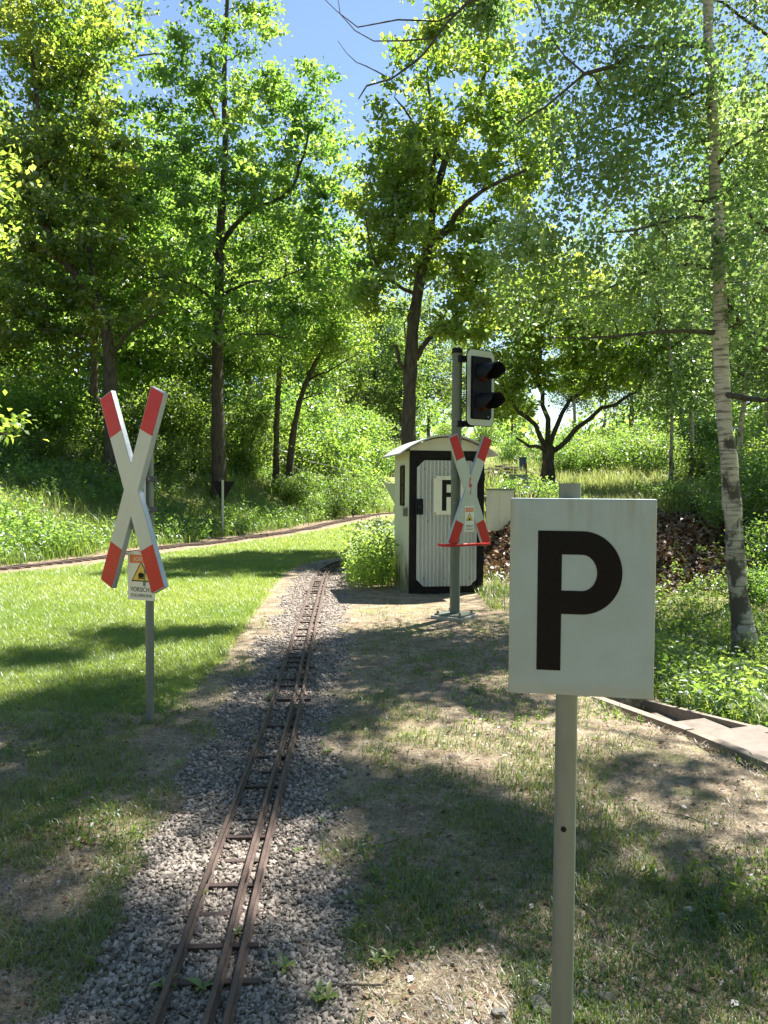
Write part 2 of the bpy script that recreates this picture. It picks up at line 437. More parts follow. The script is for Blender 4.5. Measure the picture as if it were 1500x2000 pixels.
def dirty_board():
    m, nt, b, _ = nodes('weathered_sign_white')
    v = coord(nt)
    sep = nt.nodes.new('ShaderNodeSeparateXYZ'); nt.links.new(v, sep.inputs[0])
    streak = noise(nt, coord(nt, (1, 1, 0.09)), 34, 4, 0.6)
    top = maprange(nt, sep.outputs[2], 1.33, 1.50, 0.0, 1.0)
    f = math_n(nt, 'MULTIPLY', maprange(nt, streak, 0.50, 0.68), top, True)
    cloud = noise(nt, v, 7, 4)
    c = mixc(nt, maprange(nt, cloud, 0.42, 0.7, 0, 0.8), (0.215, 0.28, 0.31), (0.18, 0.23, 0.245))
    c = mixc(nt, math_n(nt, 'MULTIPLY', f, 0.75), c, (0.16, 0.15, 0.10))
    ex = math_n(nt, 'ABSOLUTE', math_n(nt, 'SUBTRACT', sep.outputs[0], 0.0265))
    e = maprange(nt, ex, 0.148, 0.165, 0.0, 1.0)
    e2 = maprange(nt, sep.outputs[2], 1.045, 1.018, 0.0, 1.0)
    edge = math_n(nt, 'MULTIPLY', math_n(nt, 'MAXIMUM', e, e2), maprange(nt, noise(nt, v, 30, 4), 0.3, 0.75, 0.0, 0.55), True)
    c = mixc(nt, edge, c, (0.25, 0.23, 0.14))
    scr = noise(nt, coord(nt, (5, 1, 60)), 3.0, 6, 0.75)
    c = mixc(nt, maprange(nt, scr, 0.70, 0.74, 0, 0.35), c, (0.2, 0.2, 0.17))
    spots = maprange(nt, noise(nt, v, 95, 2), 0.74, 0.78, 0.0, 0.8)
    c = mixc(nt, spots, c, (0.12, 0.10, 0.07))
    nt.links.new(c, b.inputs['Base Color']); b.inputs['Roughness'].default_value = 0.36
    return m
def mossy_wall():
    m, nt, b, _ = nodes('cream_wall_paint')
    v = coord(nt)
    sep = nt.nodes.new('ShaderNodeSeparateXYZ'); nt.links.new(v, sep.inputs[0])
    n = noise(nt, coord(nt, (1, 1, 0.35)), 7, 6, 0.7)
    low = maprange(nt, sep.outputs[2], 0.15, 0.85, 0.42, 0.0)
    f = math_n(nt, 'MULTIPLY', math_n(nt, 'SUBTRACT', math_n(nt, 'ADD', n, low), 0.68), 3.5, True)
    c = mixc(nt, f, (0.52, 0.51, 0.40), (0.10, 0.10, 0.045))
    c = mixc(nt, maprange(nt, noise(nt, v, 3, 3), 0.5, 0.8, 0, 0.3), c, (0.4, 0.36, 0.25))
    nt.links.new(c, b.inputs['Base Color']); b.inputs['Roughness'].default_value = 0.6
    return m
for m_ in (M_RED, M_WHITE): m_.node_tree.nodes['Principled BSDF'].inputs['Specular IOR Level'].default_value = 0.25
for m_ in (M_BLACK, M_BLACKGLOSS, M_BLACKPLASTIC, M_INK, M_LENS): m_.node_tree.nodes['Principled BSDF'].inputs['Specular IOR Level'].default_value = 0.06
M_BOARD = dirty_board()
M_WALL = mossy_wall()

# ------------------------------------------------------------------ the ground sheet
def axis(spec):
    out = []
    for a, b, st in spec: out.append(np.arange(a, b, st))
    return np.concatenate(out)
gx = axis([(-900, -120, 120), (-120, -40, 10), (-40, -14, 1.2), (-14, -5, 0.3), (-5, 5, 0.11), (5, 14, 0.4), (14, 40, 1.5), (40, 120, 10), (120, 901, 120)])
gy = axis([(-300, -40, 60), (-40, -2, 3), (-2, 9, 0.11), (9, 20, 0.22), (20, 45, 0.5), (45, 100, 3), (100, 300, 20), (300, 1501, 150)])
GX, GY = np.meshgrid(gx, gy)
GZ = H(GX, GY)
def m_ballast(x, y):
    d = np.abs(signed_dist(x, y, TRACK_A) - 0.02)
    return ss(0.06, -0.06, d - (0.37 + 0.30 * (fbm(x * 1.3, y * 1.3, 21) - 0.5) + 0.42 * (fbm(x * 4, y * 4, 22) - 0.5) + 0.05 * ss(4, 2, y) + 0.1 * ss(9, 13, y)))
def m_lawn(x, y):
    dA = signed_dist(x, y, TRACK_A); dB = signed_dist(x, y, TRACK_B)
    left = ss(0.35, 0.9, dA)
    lush = left * (0.42 + 0.5 * ss(4.2, 6.8, y)) * ss(-0.3, -1.0, dB)
    rt = (1 - left) * 0.38 + 0.22 * ss(2.2, 3.2, x) * (1 - left)
    far = ss(14, 20, y) * 0.3
    return np.clip(np.maximum(lush, rt) + far * (1 - ss(-0.4, 0.6, dB)) + 0.6 * ss(0.3, 1.0, dB), 0, 1)
def m_litter(x, y):
    dB = signed_dist(x, y, TRACK_B)
    bankr = ss(11.6, 12.4, y + 0.6 * (vnoise(x, y, 41) - 0.5)) * (1 - ss(16.0, 17.5, y)) * ss(1.55, 1.9, x)
    woods = ss(5.5, 7.5, dB)
    foot = ss(-0.3, -0.1, dB) * (1 - ss(0.35, 0.7, dB)) * 0.7
    return np.clip(np.maximum.reduce([bankr, woods * 0.9, foot * (0.4 + 0.6 * ss(17, 20, y))]), 0, 1)
ny, nx = GX.shape
idx = np.arange(nx * ny).reshape(ny, nx)
quads = np.stack([idx[:-1, :-1], idx[:-1, 1:], idx[1:, 1:], idx[1:, :-1]], -1).reshape(-1, 4)
gme = np_mesh('ground', np.stack([GX, GY, GZ], -1).reshape(-1, 3), [quads],
              {'lawn': m_lawn(GX, GY).ravel(), 'ballast': m_ballast(GX, GY).ravel(), 'litter': m_litter(GX, GY).ravel()}, True)
tag(link('ground', gme, M_GROUND), kind='structure')

# ------------------------------------------------------------------ leaves, blades, stones in bulk
def unit(v):
    return v / (np.linalg.norm(v, axis=-1, keepdims=True) + 1e-9)
def leaf_arrays(p, size, up=0.8, aspect=0.62, droop=0.25, g=rng, outward=None):
    n = len(p)
    c = unit(g.normal(size=(n, 3)) * 0.75 + np.array([0, 0, up]))
    a = g.normal(size=(n, 3)); a[:, 2] -= droop
    if outward is not None: a = a + outward
    a = unit(a - c * np.sum(a * c, 1, keepdims=True))
    b = np.cross(c, a)
    s = np.asarray(size, float).reshape(-1, 1) * np.ones((n, 1))
    V = np.empty((n, 4, 3))
    V[:, 0] = p
    V[:, 1] = p + a * s * 0.48 + b * s * aspect * 0.5 + c * s * 0.10
    V[:, 2] = p + a * s - c * s * 0.08
    V[:, 3] = p + a * s * 0.48 - b * s * aspect * 0.5 + c * s * 0.10
    r = np.repeat(g.random(n), 4)
    F = np.arange(n * 4).reshape(n, 4)
    return V.reshape(-1, 3), F, r
def blades_mesh(name, x, y, h, w, lean, g=rng, seg=2, curl=0.6, rnd=None):
    n = len(x); z = H(x, y)
    p = np.stack([x, y, z - 0.004], -1)
    an = g.random(n) * 2 * math.pi
    d = np.stack([np.cos(an), np.sin(an), np.zeros(n)], -1)
    s = np.stack([-np.sin(an + g.normal(size=n) * 0.4), np.cos(an), np.zeros(n)], -1)
    h = h[:, None]; w = w[:, None]; lean = lean[:, None]
    up = np.array([0, 0, 1.0])
    r = g.random(n) if rnd is None else rnd
    if seg == 1:
        V = np.stack([p - s * w, p + s * w, p + up * h + d * h * lean], 1)
        return np_mesh(name, V.reshape(-1, 3), [np.arange(n * 3).reshape(n, 3)], {'rnd': np.repeat(r, 3)})
    m = p + up * h * 0.6 + d * h * lean * 0.35
    t = p + up * h * (1 - curl * lean * 0.5) + d * h * lean * 1.1
    V = np.stack([p - s * w, p + s * w, m + s * w * 0.75, m - s * w * 0.75, t], 1).reshape(-1, 3)
    b = np.arange(n)[:, None] * 5
    return np_mesh(name, V, [b + np.array([0, 1, 2, 3]), b + np.array([3, 2, 4])], {'rnd': np.repeat(r, 5)})

SHED = dict(x=0.355, y=10.66, w=1.07, d=1.12, a=R(10))
def in_shed(x, y, m=0.0):
    dx = x - SHED['x']; dy = y - SHED['y']; c, s = math.cos(SHED['a']), math.sin(SHED['a'])
    u = dx * c + dy * s; v = -dx * s + dy * c
    return (u > -m) & (u < SHED['w'] + m) & (v > -m) & (v < SHED['d'] + m)
def in_stairs(x, y):
    s, t = st_local(x, y)
    return (s > -1.6) & (s < 2.0) & (t > -0.07) & (t < 0.80)
def rails_near(x, y):
    d = signed_dist(x, y, TRACK_A)
    return np.abs(d) < 0.16
def sample(n, y0, y1, power=1.6, wide=0.56, pad=1.2, x0=-1e9, x1=1e9, g=rng):
    u = g.random(n); q = 1 - power
    y = (y0 ** q + u * (y1 ** q - y0 ** q)) ** (1 / q) if abs(q) > 1e-6 else y0 * (y1 / y0) ** u
    hw = wide * y + pad
    lo = np.maximum(-hw, x0); hi = np.minimum(hw, x1)
    x = lo + g.random(n) * (hi - lo)
    return x, y
def keep(x, y, p, g=rng):
    k = g.random(len(x)) < p
    k &= ~in_shed(x, y, 0.03) & ~in_stairs(x, y)
    return x[k], y[k]

# foreground turf: green and dry blades in patches
x, y = sample(252000, 1.25, 9.5, 1.35, 0.52, 0.8)
bal = m_ballast(x, y); lw = m_lawn(x, y)
pn = 0.5 * fbm(x * 1.0 + 3, y * 1.0, 31, 4) + 0.5 * fbm(x * 3.6 + 3, y * 3.6, 33, 4)
gp = ss(0.47, 0.57, pn + (lw - 0.4) * 0.42) * 0.93 + 0.05
xk, yk = keep(x, y, gp * (1 - bal) ** 2 * (1 - m_litter(x, y)))
n = len(xk)
tall = 0.6 + 1.0 * vnoise(xk * 2.3, yk * 2.3, 77)
hgt = (0.015 + 0.040 * rng.random(n) ** 1.7) * tall
tag(link('turf_grass', blades_mesh('turf_grass', xk, yk, hgt, 0.0013 + 0.0017 * rng.random(n), 0.2 + 0.9 * rng.random(n),
    rnd=np.clip(0.25 * rng.random(n) + 0.75 * vnoise(xk * 1.7, yk * 1.7, 8), 0, 1)), L_GRASS),
    'patchy green grass growing on both sides of the near track', 'grass', kind='stuff')
x, y = sample(330000, 1.25, 10.5, 1.35, 0.52, 0.8)
bal = m_ballast(x, y); pn = 0.5 * fbm(x * 1.0 + 3, y * 1.0, 31, 4) + 0.5 * fbm(x * 3.6 + 3, y * 3.6, 33, 4); lw = m_lawn(x, y)
xk, yk = keep(x, y, (1 - 0.8 * ss(0.48, 0.66, pn + (lw - 0.4) * 0.42)) * (1 - 0.93 * bal) * 0.9)
n = len(xk)
tag(link('dry_grass', blades_mesh('dry_grass', xk, yk, 0.005 + 0.013 * rng.random(n), 0.0010 + 0.0013 * rng.random(n), 1.0 + 3.5 * rng.random(n), seg=1), L_STRAW),
    'straw coloured dead grass lying between the green patches', 'grass', kind='stuff')
# the mown lawn
x, y = sample(480000, 5.0, 26, 1.5, 0.6, 1.0, x1=1.2)
dA = signed_dist(x, y, TRACK_A)
xk, yk = keep(x, y, ss(0.45, 0.85, m_lawn(x, y) + 0.35 * (fbm(x * 0.9, y * 0.9, 61) - 0.35)) * (1 - m_ballast(x, y)) * (dA > 0.3) * (1 - ss(-0.7, -0.3, signed_dist(x, y, TRACK_B))))
n = len(xk)
sc_ = 1 + 0.06 * yk
tag(link('lawn_grass', blades_mesh('lawn_grass', xk, yk, (0.016 + 0.02 * rng.random(n)) * sc_, (0.0018 + 0.0018 * rng.random(n)) * sc_, 0.3 + 0.9 * rng.random(n), seg=1,
    rnd=np.clip(0.4 * rng.random(n) + 0.6 * vnoise(xk * 1.1, yk * 1.1, 18), 0, 1)), L_LAWN),
    'bright mown lawn between the two railway tracks', 'lawn', kind='stuff')

# track ballast: crushed stone
ico = np.array([(-1, -1, -0.8), (1, -0.9, -0.9), (0.9, 1, -0.8), (-1, 0.8, -1), (-0.7, -0.8, 0.7), (0.8, -0.6, 0.9), (0.6, 0.8, 0.6), (-0.8, 0.6, 0.9)]) * 0.55
boxf = np.array([(0, 3, 2, 1), (4, 5, 6, 7), (0, 1, 5, 4), (1, 2, 6, 5), (2, 3, 7, 6), (3, 0, 4, 7)])
def stones(x, y, size, zoff, g=rng):
    n = len(x)
    base = ico[None] * (1 + 0.5 * (g.random((n, 8, 3)) - 0.5)) * np.stack([0.8 + 0.7 * g.random(n), 0.6 + 0.5 * g.random(n), 0.45 + 0.35 * g.random(n)], -1)[:, None]
    a = g.random(n) * 6.283; tl = g.normal(size=(n, 2)) * 0.35
    ca, sa = np.cos(a)[:, None], np.sin(a)[:, None]
    X = base[..., 0] * ca - base[..., 1] * sa; Y = base[..., 0] * sa + base[..., 1] * ca
    Z = base[..., 2] + X * tl[:, :1] + Y * tl[:, 1:]
    V = np.stack([X, Y, Z], -1) * size[:, None, None]
    V[..., 0] += x[:, None]; V[..., 1] += y[:, None]; V[..., 2] += (H(x, y) + zoff)[:, None]
    F = (np.arange(n)[:, None, None] * 8 + boxf[None]).reshape(-1, 4)
    return V.reshape(-1, 3), F, np.repeat(g.random(n) ** 1.2, 8)
x, y = sample(106000, 1.35, 15.5, 1.9, 0.0, 1.5, -1.8, 0.7)
x = x - 0.25
xk, yk = keep(x, y, np.clip(m_ballast(x, y) ** 1.2 * (0.75 + 0.5 * ss(.3, .5, fbm(x * 3, y * 3, 24))), 0, 1))
n = len(xk)
V, Fq, rr = stones(xk, yk, (0.0055 + 0.0125 * rng.random(n) ** 1.9) * (1 + 0.05 * yk), 0.002 + 0.004 * rng.random(n))
x, y = sample(9000, 1.35, 8, 1.45, 0.0, 1.7, -1.9, 1.4)
x = x - 0.1
d = np.abs(signed_dist(x, y, TRACK_A))
xk, yk = keep(x, y, np.exp(-np.clip(d - .4, 0, 9) / .22) * (d > .35) * .9)
V2, F2, r2 = stones(xk, yk, 0.007 + 0.010 * rng.random(len(xk)), 0.001)
F2 = F2 + len(V); V = np.vstack([V, V2]); Fq = np.vstack([Fq, F2]); rr = np.concatenate([rr, r2])
tag(link('ballast_gravel', np_mesh('ballast_gravel', V, [Fq], {'rnd': rr}), M_STONE), 'grey crushed stone ballast under the near track', 'gravel', kind='stuff')
# litter twigs/leaves on turf and the leaf bank
def litter(name, x, y, size, label, mat, up=1.6, zo=0.01):
    p = np.stack([x, y, H(x, y) + zo * (0.3 + rng.random(len(x)))], -1)
    V, Fq, rr = leaf_arrays(p, size, up=up, droop=0.0)
    tag(link(name, np_mesh(name, V, [Fq], {'rnd': rr}), mat), label, 'leaf litter', kind='stuff')
x, y = sample(30000, 1.3, 10.0, 1.4, 0.52, 0.6)
xk, yk = keep(x, y, 0.5 * (1 - 0.6 * m_ballast(x, y)))
litter('fallen_leaf_litter', xk, yk, 0.010 + 0.028 * rng.random(len(xk)) ** 2.5, 'small dead leaves and chaff scattered over the turf', L_LITTER, 2.2, 0.006)
x, y = sample(60000, 11.0, 19, 1.2, 0.62, 1.5, 1.4, 20)
xk, yk = keep(x, y, m_litter(x, y))
litter('leaf_litter', xk, yk, 0.06 + 0.07 * rng.random(len(xk)), 'brown dead leaves covering the slope beside the hut', L_LITTER, 1.1, 0.04)

# ------------------------------------------------------------------ railway tracks
def offset_line(line, off):
    t = np.gradient(line, axis=0); t = unit(t)
    nrm = np.stack([t[:, 1], -t[:, 0]], -1)          # to the right of travel
    return line + nrm * off
RAIL_PROF = [(-0.016, 0.0), (0.016, 0.0), (0.016, 0.004), (0.004, 0.007), (0.004, 0.020), (0.008, 0.022), (0.008, 0.030), (0.006, 0.032), (-0.006, 0.032), (-0.008, 0.030), (-0.008, 0.022), (-0.004, 0.020), (-0.004, 0.007), (-0.016, 0.004)]
def rail(line, off, parent, z0, step=2):
    L = offset_line(line, off)[::step]
    t = unit(np.gradient(L, axis=0)); nr = np.stack([t[:, 1], -t[:, 0]], -1)
    z = H(L[:, 0], L[:, 1]) + z0
    m = len(RAIL_PROF); V = []
    for i in range(len(L)):
        for a, b in RAIL_PROF: V.append((L[i, 0] + nr[i, 0] * a, L[i, 1] + nr[i, 1] * a, z[i] + b))
    f = [(i * m + j, i * m + (j + 1) % m, (i + 1) * m + (j + 1) % m, (i + 1) * m + j) for i in range(len(L) - 1) for j in range(m)]
    mb = MB().add(V, f); return mb.build('rail', M_RAIL, parent)
tr = empty('railway_track', (0, 0, 0), 0, 'narrow three-rail miniature railway track with rusty rails lying in grey gravel', 'railway track')
LM = offset_line(TRACK_A, 0.0)
for off in (-0.098, 0.044, 0.098): rail(TRACK_A, off, tr, 0.014)
seglen = np.concatenate([[0], np.cumsum(np.linalg.norm(np.diff(TRACK_A, axis=0), axis=1))])
slm = MB().box(-0.5, 0.5, -0.012, 0.012, 0, 0.010).v
sl_me = None
for k, s in enumerate(np.arange(0.9, seglen[-1] - 1, 0.19)):
    s += random.uniform(-0.02, 0.02)
    px = np.interp(s, seglen, TRACK_A[:, 0]); py = np.interp(s, seglen, TRACK_A[:, 1])
    qx = np.interp(s + .05, seglen, TRACK_A[:, 0]); qy = np.interp(s + .05, seglen, TRACK_A[:, 1])
    if sl_me is None:
        o = MB().box(-0.5, 0.5, -0.012, 0.012, -0.01, 0.009).build('sleeper', M_SLEEPER, tr); sl_me = o.data
    else: o = link('sleeper', sl_me, None, tr)
    ln = random.choice((0.27, 0.215, 0.215, 0.20, 0.30))
    o.location = (px + random.uniform(-.01, .02), py, Hs(px, py) + random.choice((0.011, 0.009, 0.002, 0.0, -0.003)) + random.uniform(-0.002, 0.002)); o.scale = (ln, 1, 1)
    o.rotation_euler = (0, 0, math.atan2(qy - py, qx - px) - math.pi / 2 + random.uniform(-.02, .02))
# fishplates at the two joints seen on the near rails
for off in (-0.098, 0.044, 0.098):
    p = offset_line(TRACK_A, off)[np.argmin(np.abs(TRACK_A[:, 1] - 2.86))]
    MB().box(-0.0105, 0.0105, -0.035, 0.035, 0.022, 0.040).build('fishplate', M_SLEEPER, tr, loc=(p[0], p[1], Hs(*p)))
tr2 = empty('railway_track', (0, 0, 0), 0, 'brown miniature railway track curving along the foot of the grassy bank', 'railway track')
for off in (-0.098, 0.044, 0.098): rail(TRACK_B, off, tr2, 0.02)
seglen = np.concatenate([[0], np.cumsum(np.linalg.norm(np.diff(TRACK_B, axis=0), axis=1))])
for s in np.arange(3, min(seglen[-1], 34), 0.24):
    px = np.interp(s, seglen, TRACK_B[:, 0]); py = np.interp(s, seglen, TRACK_B[:, 1])
    qx = np.interp(s + .05, seglen, TRACK_B[:, 0]); qy = np.interp(s + .05, seglen, TRACK_B[:, 1])
    o = link('sleeper', sl_me, None, tr2); o.location = (px, py, Hs(px, py) + 0.012); o.scale = (0.3, 1, 1)
    o.rotation_euler = (0, 0, math.atan2(qy - py, qx - px) - math.pi / 2)

# ------------------------------------------------------------------ lettering
def text_mesh(s, height, width=None):
    cu = bpy.data.curves.new('txt', 'FONT'); cu.body = s; cu.size = 1.0; cu.align_x = 'CENTER'; cu.extrude = 0.0
    o = bpy.data.objects.new('txt', cu); COL.objects.link(o)
    dg = bpy.context.evaluated_depsgraph_get()
    me = bpy.data.meshes.new_from_object(o.evaluated_get(dg))
    bpy.data.objects.remove(o); bpy.data.curves.remove(cu)
    co = np.array([v.co for v in me.vertices])
    w = np.ptp(co[:, 0]); h = np.ptp(co[:, 1]); cx = (co[:, 0].max() + co[:, 0].min()) / 2; y0 = co[:, 1].min()
    sy = height / h; sx = (width / w) if width else sy
    out = np.stack([(co[:, 0] - cx) * sx, np.zeros(len(co)), (co[:, 1] - y0) * sy], -1)
    me.vertices.foreach_set('co', out.astype(np.float32).ravel()); me.update()
    return me
def warning_plate(parent, cx, cz, w, h, yf, rz=0.0):
    """small notice: orange header, yellow triangle with a train, two lines of text; front face at y = yf"""
    pl = MB().box(-w / 2, w / 2, 0, 0.003, -h / 2, h / 2).build('warning_plate', M_PLATE, parent, loc=(cx, yf, cz))
    pl.rotation_euler = (0, 0, rz)
    MB().box(-w * 0.42, w * 0.42, -0.0012, 0.001, h * 0.27, h * 0.44).build('header', M_ORANGE, pl)
    link('lettering', text_mesh('ACHTUNG', h * 0.09, w * 0.66), M_PLATE, pl, (w * 0.04, -0.0022, h * 0.31))
    def tri(s, y0, mat, nm):
        z0 = h * -0.06; a = w * 0.36 * s
        cz_ = z0 + 0.10 * h
        MB().prism([(-a, cz_ - a * 0.62), (a, cz_ - a * 0.62), (0, cz_ + a * 1.12)], y0, 0.001).build(nm, mat, pl)
    tri(1.0, -0.001, M_INK, 'triangle_border'); tri(0.84, -0.002, M_YELLOW, 'triangle')
    t = MB(); a = w * 0.14; z = -h * 0.055
    t.prism(chamfer_rect(-a * 0.7, a * 0.7, z + a * 0.25, z + a * 1.25, a * 0.2), -0.003, -0.001)
    t.prism([(-a * 0.95, z), (a * 0.95, z), (a * 0.75, z + a * 0.2), (-a * 0.75, z + a * 0.2)], -0.003, -0.001)
    t.prism([(-a * 0.12, z + a * 1.25), (a * 0.12, z + a * 1.25), (a * 0.12, z + a * 1.6), (-a * 0.12, z + a * 1.6)], -0.003, -0.001)
    t.build('train_symbol', M_INK, pl)
    link('lettering', text_mesh('VORSICHT', h * 0.095, w * 0.80), M_INK, pl, (0, -0.0012, -h * 0.325))
    link('lettering', text_mesh('ZUGVERKEHR', h * 0.065, w * 0.80), M_INK, pl, (0, -0.0012, -h * 0.435))
    return pl

def cross_board(parent, cx, cz, yf, half=0.645, width=0.128, ang=R(23), th=0.032):
    """upright crossbuck; front face at y = yf"""
    def arm_poly(sgn, s0, s1, w):
        u = np.array([math.sin(ang) * sgn, math.cos(ang)]); v = np.array([u[1], -u[0]])
        return [tuple(u * s0 - v * w / 2), tuple(u * s0 + v * w / 2), tuple(u * s1 + v * w / 2), tuple(u * s1 - v * w / 2)]
    # outline of the X as one polygon
    h, w2 = half, width / 2
    def pt(sgn, s, off):
        u = np.array([math.sin(ang) * sgn, math.cos(ang)]); v = np.array([u[1], -u[0]]); return u * s + v * off
    n_ = w2 / math.sin(ang); m_ = w2 / math.cos(ang)
    poly = [(0, -n_), tuple(pt(-1, -h, -w2)), tuple(pt(-1, -h, w2)), (m_, 0), tuple(pt(1, h, w2)), tuple(pt(1, h, -w2)), (0, n_),
            tuple(pt(-1, h, w2)), tuple(pt(-1, h, -w2)), (-m_, 0), tuple(pt(1, -h, -w2)), tuple(pt(1, -h, w2))]
    b = MB()
    N = len(poly)
    v = [(x_, 0, z_) for x_, z_ in poly] + [(x_, th, z_) for x_, z_ in poly]
    core = [(0, 3, 6, 9), (0, 1, 2, 3), (3, 4, 5, 6), (6, 7, 8, 9), (9, 10, 11, 0)]
    b.add(v, core + [tuple(i + N for i in reversed(q)) for q in core] + [(i, i + N, (i + 1) % N + N, (i + 1) % N) for i in range(N)])
    o = b.build('cross_board', M_ALU, parent, loc=(cx, yf, cz))
    fb = MB()
    s_ = 0.985
    vv = [(x_, -0.0015, z_) for x_, z_ in [tuple(np.array(q) * 1.0) for q in poly]]
    # white face, a thin sheet set a few millimetres inside the edge
    def pin(sgn, s, off): return tuple(pt(sgn, s, off))
    w3 = w2 - 0.004; n3 = w3 / math.sin(ang); m3 = w3 / math.cos(ang); h3 = 0.375
    face = [(0, -n3), pin(-1, -h3, -w3), pin(-1, -h3, w3), (m3, 0), pin(1, h3, w3), pin(1, h3, -w3), (0, n3), pin(-1, h3, w3), pin(-1, h3, -w3), (-m3, 0), pin(1, -h3, -w3), pin(1, -h3, w3)]
    fv = [(x_, -0.002, z_) for x_, z_ in face] + [(x_, 0.0005, z_) for x_, z_ in face]
    MB().add(fv, core + [(i, i + N, (i + 1) % N + N, (i + 1) % N) for i in range(N)]).build('white_face', M_WHITE, o)
    for sgn in (-1, 1):
        for d in (-1, 1):
            s0, s1 = d * (h3 + 0.0005), d * (h - 0.004)
            q = [pin(sgn, min(s0, s1), -w3), pin(sgn, min(s0, s1), w3), pin(sgn, max(s0, s1), w3), pin(sgn, max(s0, s1), -w3)]
            MB().prism(q, -0.002, 0.0005).build('red_tip', M_RED, o)
    return o

# ------------------------------------------------------------------ left crossing sign
g0 = px_ground(293, 1413)
cs = empty('crossing_sign', g0, R(-35), 'red and white crossbuck on a grey pipe standing in the lawn beside the track', 'crossing sign')
MB().tube([(0, 0, -0.05), (0, 0, 1.78)], [0.026, 0.026], 20).build('post', M_GALV, cs, True)
pz = lambda py: CAM_H + ray(293, py)[2] * g0[1] - g0[2]
zc = (pz(763) + pz(1150)) / 2
cb = cross_board(cs, 0.0, zc, -0.135)
for dz in (0.07, -0.12):
    m = MB().box(-0.045, 0.045, -0.100, -0.030, zc + dz - 0.022, zc + dz + 0.022)
    m.box(-0.034, 0.034, -0.032, 0.034, zc + dz - 0.018, zc + dz + 0.018)
    m.build('clamp', M_DARKSTEEL, cs, bevel=0.003)
    MB().cyl((0.052, -0.045, zc + dz), (-0.052, -0.045, zc + dz), 0.008, 8).build('bolt', M_GALV, cs)
MB().box(-0.075, 0.075, -0.101, -0.085, zc - 0.24, zc + 0.22).build('back_rail', M_ALU, cs)
warning_plate(cs, -0.010, pz(1124), 0.205, 0.30, -0.055, R(14))
MB().box(-0.02, 0.02, -0.052, -0.02, pz(1124) - 0.06, pz(1124) + 0.06).build('plate_bracket', M_GALV, cs)

# ------------------------------------------------------------------ the P board near the camera
PY = 1.85
pb = P(1113, 960, PY)
gz = Hs(pb[0], PY)
ps = empty('whistle_board', (pb[0], PY, gz), R(-10), 'large white board with a black letter P on a galvanised pipe', 'sign board')
pzb = lambda py: CAM_H + ray(1138, py)[2] * (PY - 0.03) - gz
ztop, zbot = pzb(973.5), pzb(1354)
BW = 0.333; bx = 0.0265
hp = MB(); hp.tube([(0, 0, -0.25), (0, 0, pzb(944))], [0.0262, 0.0262], 32); hp.build('post', M_GALV, ps, True)
MB().cyl((-0.0045, -0.0268, pzb(1622)), (-0.0045, -0.02, pzb(1622)), 0.0068, 14).build('drill_hole', M_BLACK, ps)
bo = MB().box(bx - BW / 2, bx + BW / 2, -0.052, -0.030, zbot, ztop).build('board', M_BOARD, ps, bevel=0.0035)
for dz in (0.09, -0.09):
    MB().box(-0.04, 0.04, -0.0299, 0.030, (ztop + zbot) / 2 + dz - .015, (ztop + zbot) / 2 + dz + .015).build('clamp', M_GALV, ps)
def pu(u, v): return (bx - BW / 2 + u * BW, ztop - v * (ztop - zbot))
BHt = ztop - zbot
def letter_P():
    x0, x1 = pu(.196, 0)[0], pu(.363, 0)[0]; xc = pu(.50, 0)[0]
    zt, zb = pu(0, .164)[1], pu(0, .874)[1]; z1, z2 = pu(0, .585)[1], pu(0, .283)[1]; z3 = pu(0, .466)[1]
    ro = (zt - z1) / 2; ri = (z2 - z3) / 2; zc_ = (zt + z1) / 2; zi = (z2 + z3) / 2
    rxo = pu(.776, 0)[0] - xc; rxi = pu(.605, 0)[0] - xc
    m = MB(); n = 40
    ya, yb = -0.0532, -0.0515
    out = [(x0, zt), ] + [(xc + rxo * math.sin(math.pi * k / n), zc_ + ro * math.cos(math.pi * k / n)) for k in range(n + 1)] + [(x1, z1)]
    inn = [(x1, z2), ] + [(xc + rxi * math.sin(math.pi * k / n), zi + ri * math.cos(math.pi * k / n)) for k in range(n + 1)] + [(x1, z3)]
    v = [(a, ya, b) for a, b in out] + [(a, ya, b) for a, b in inn]
    N = len(out)
    m.add(v, [(i, i + N, i + 1 + N, i + 1) for i in range(N - 1)])
    m.add([(x0, ya, zb), (x1, ya, zb), (x1, ya, z1), (x1, ya, z3), (x1, ya, z2), (x0, ya, zt)], [(0, 1, 2, 3, 4, 5)])
    return m
letter_P().build('letter', M_BLACKGLOSS, ps)

# ------------------------------------------------------------------ crossing signal on its post
g1 = px_ground(888, 1207)
gs = empty('crossing_signal', g1, R(34), 'grey-green post with a two-lamp traffic light and red and white crossbuck before the hut', 'traffic signal')
pz1 = lambda py: CAM_H + ray(890, py)[2] * g1[1] - g1[2]
Mr = Matrix.Rotation(R(22), 4, 'Z')
MB().box(-0.20, 0.20, -0.20, 0.20, -0.06, 0.035, Mr).build('base_plate', M_CONC, gs, bevel=0.008)
MB().box(-0.17, 0.17, -0.17, 0.17, 0.0345, 0.052, Mr).build('foot_flange', M_GREENPOST, gs)
for sx in (-1, 1):
    for sy in (-1, 1): MB().cyl(Mr @ Vector((sx * .14, sy * .14, 0.05)), Mr @ Vector((sx * .14, sy * .14, 0.085)), 0.015, 6).build('bolt', M_GALV, gs)
zt_ = pz1(690)
pr = 0.057
MB().tube([(0, 0, 0.04), (0, 0, zt_)], [pr, pr * 0.98], 28).build('post', M_GREENPOST, gs, True)
MB().tube([(0, 0, zt_ - .002), (0, 0, zt_ + 0.05), (0, 0, zt_ + 0.06)], [pr + .004, pr + .004, pr - .02], 28).build('post_cap', M_BLACKPLASTIC, gs, True)
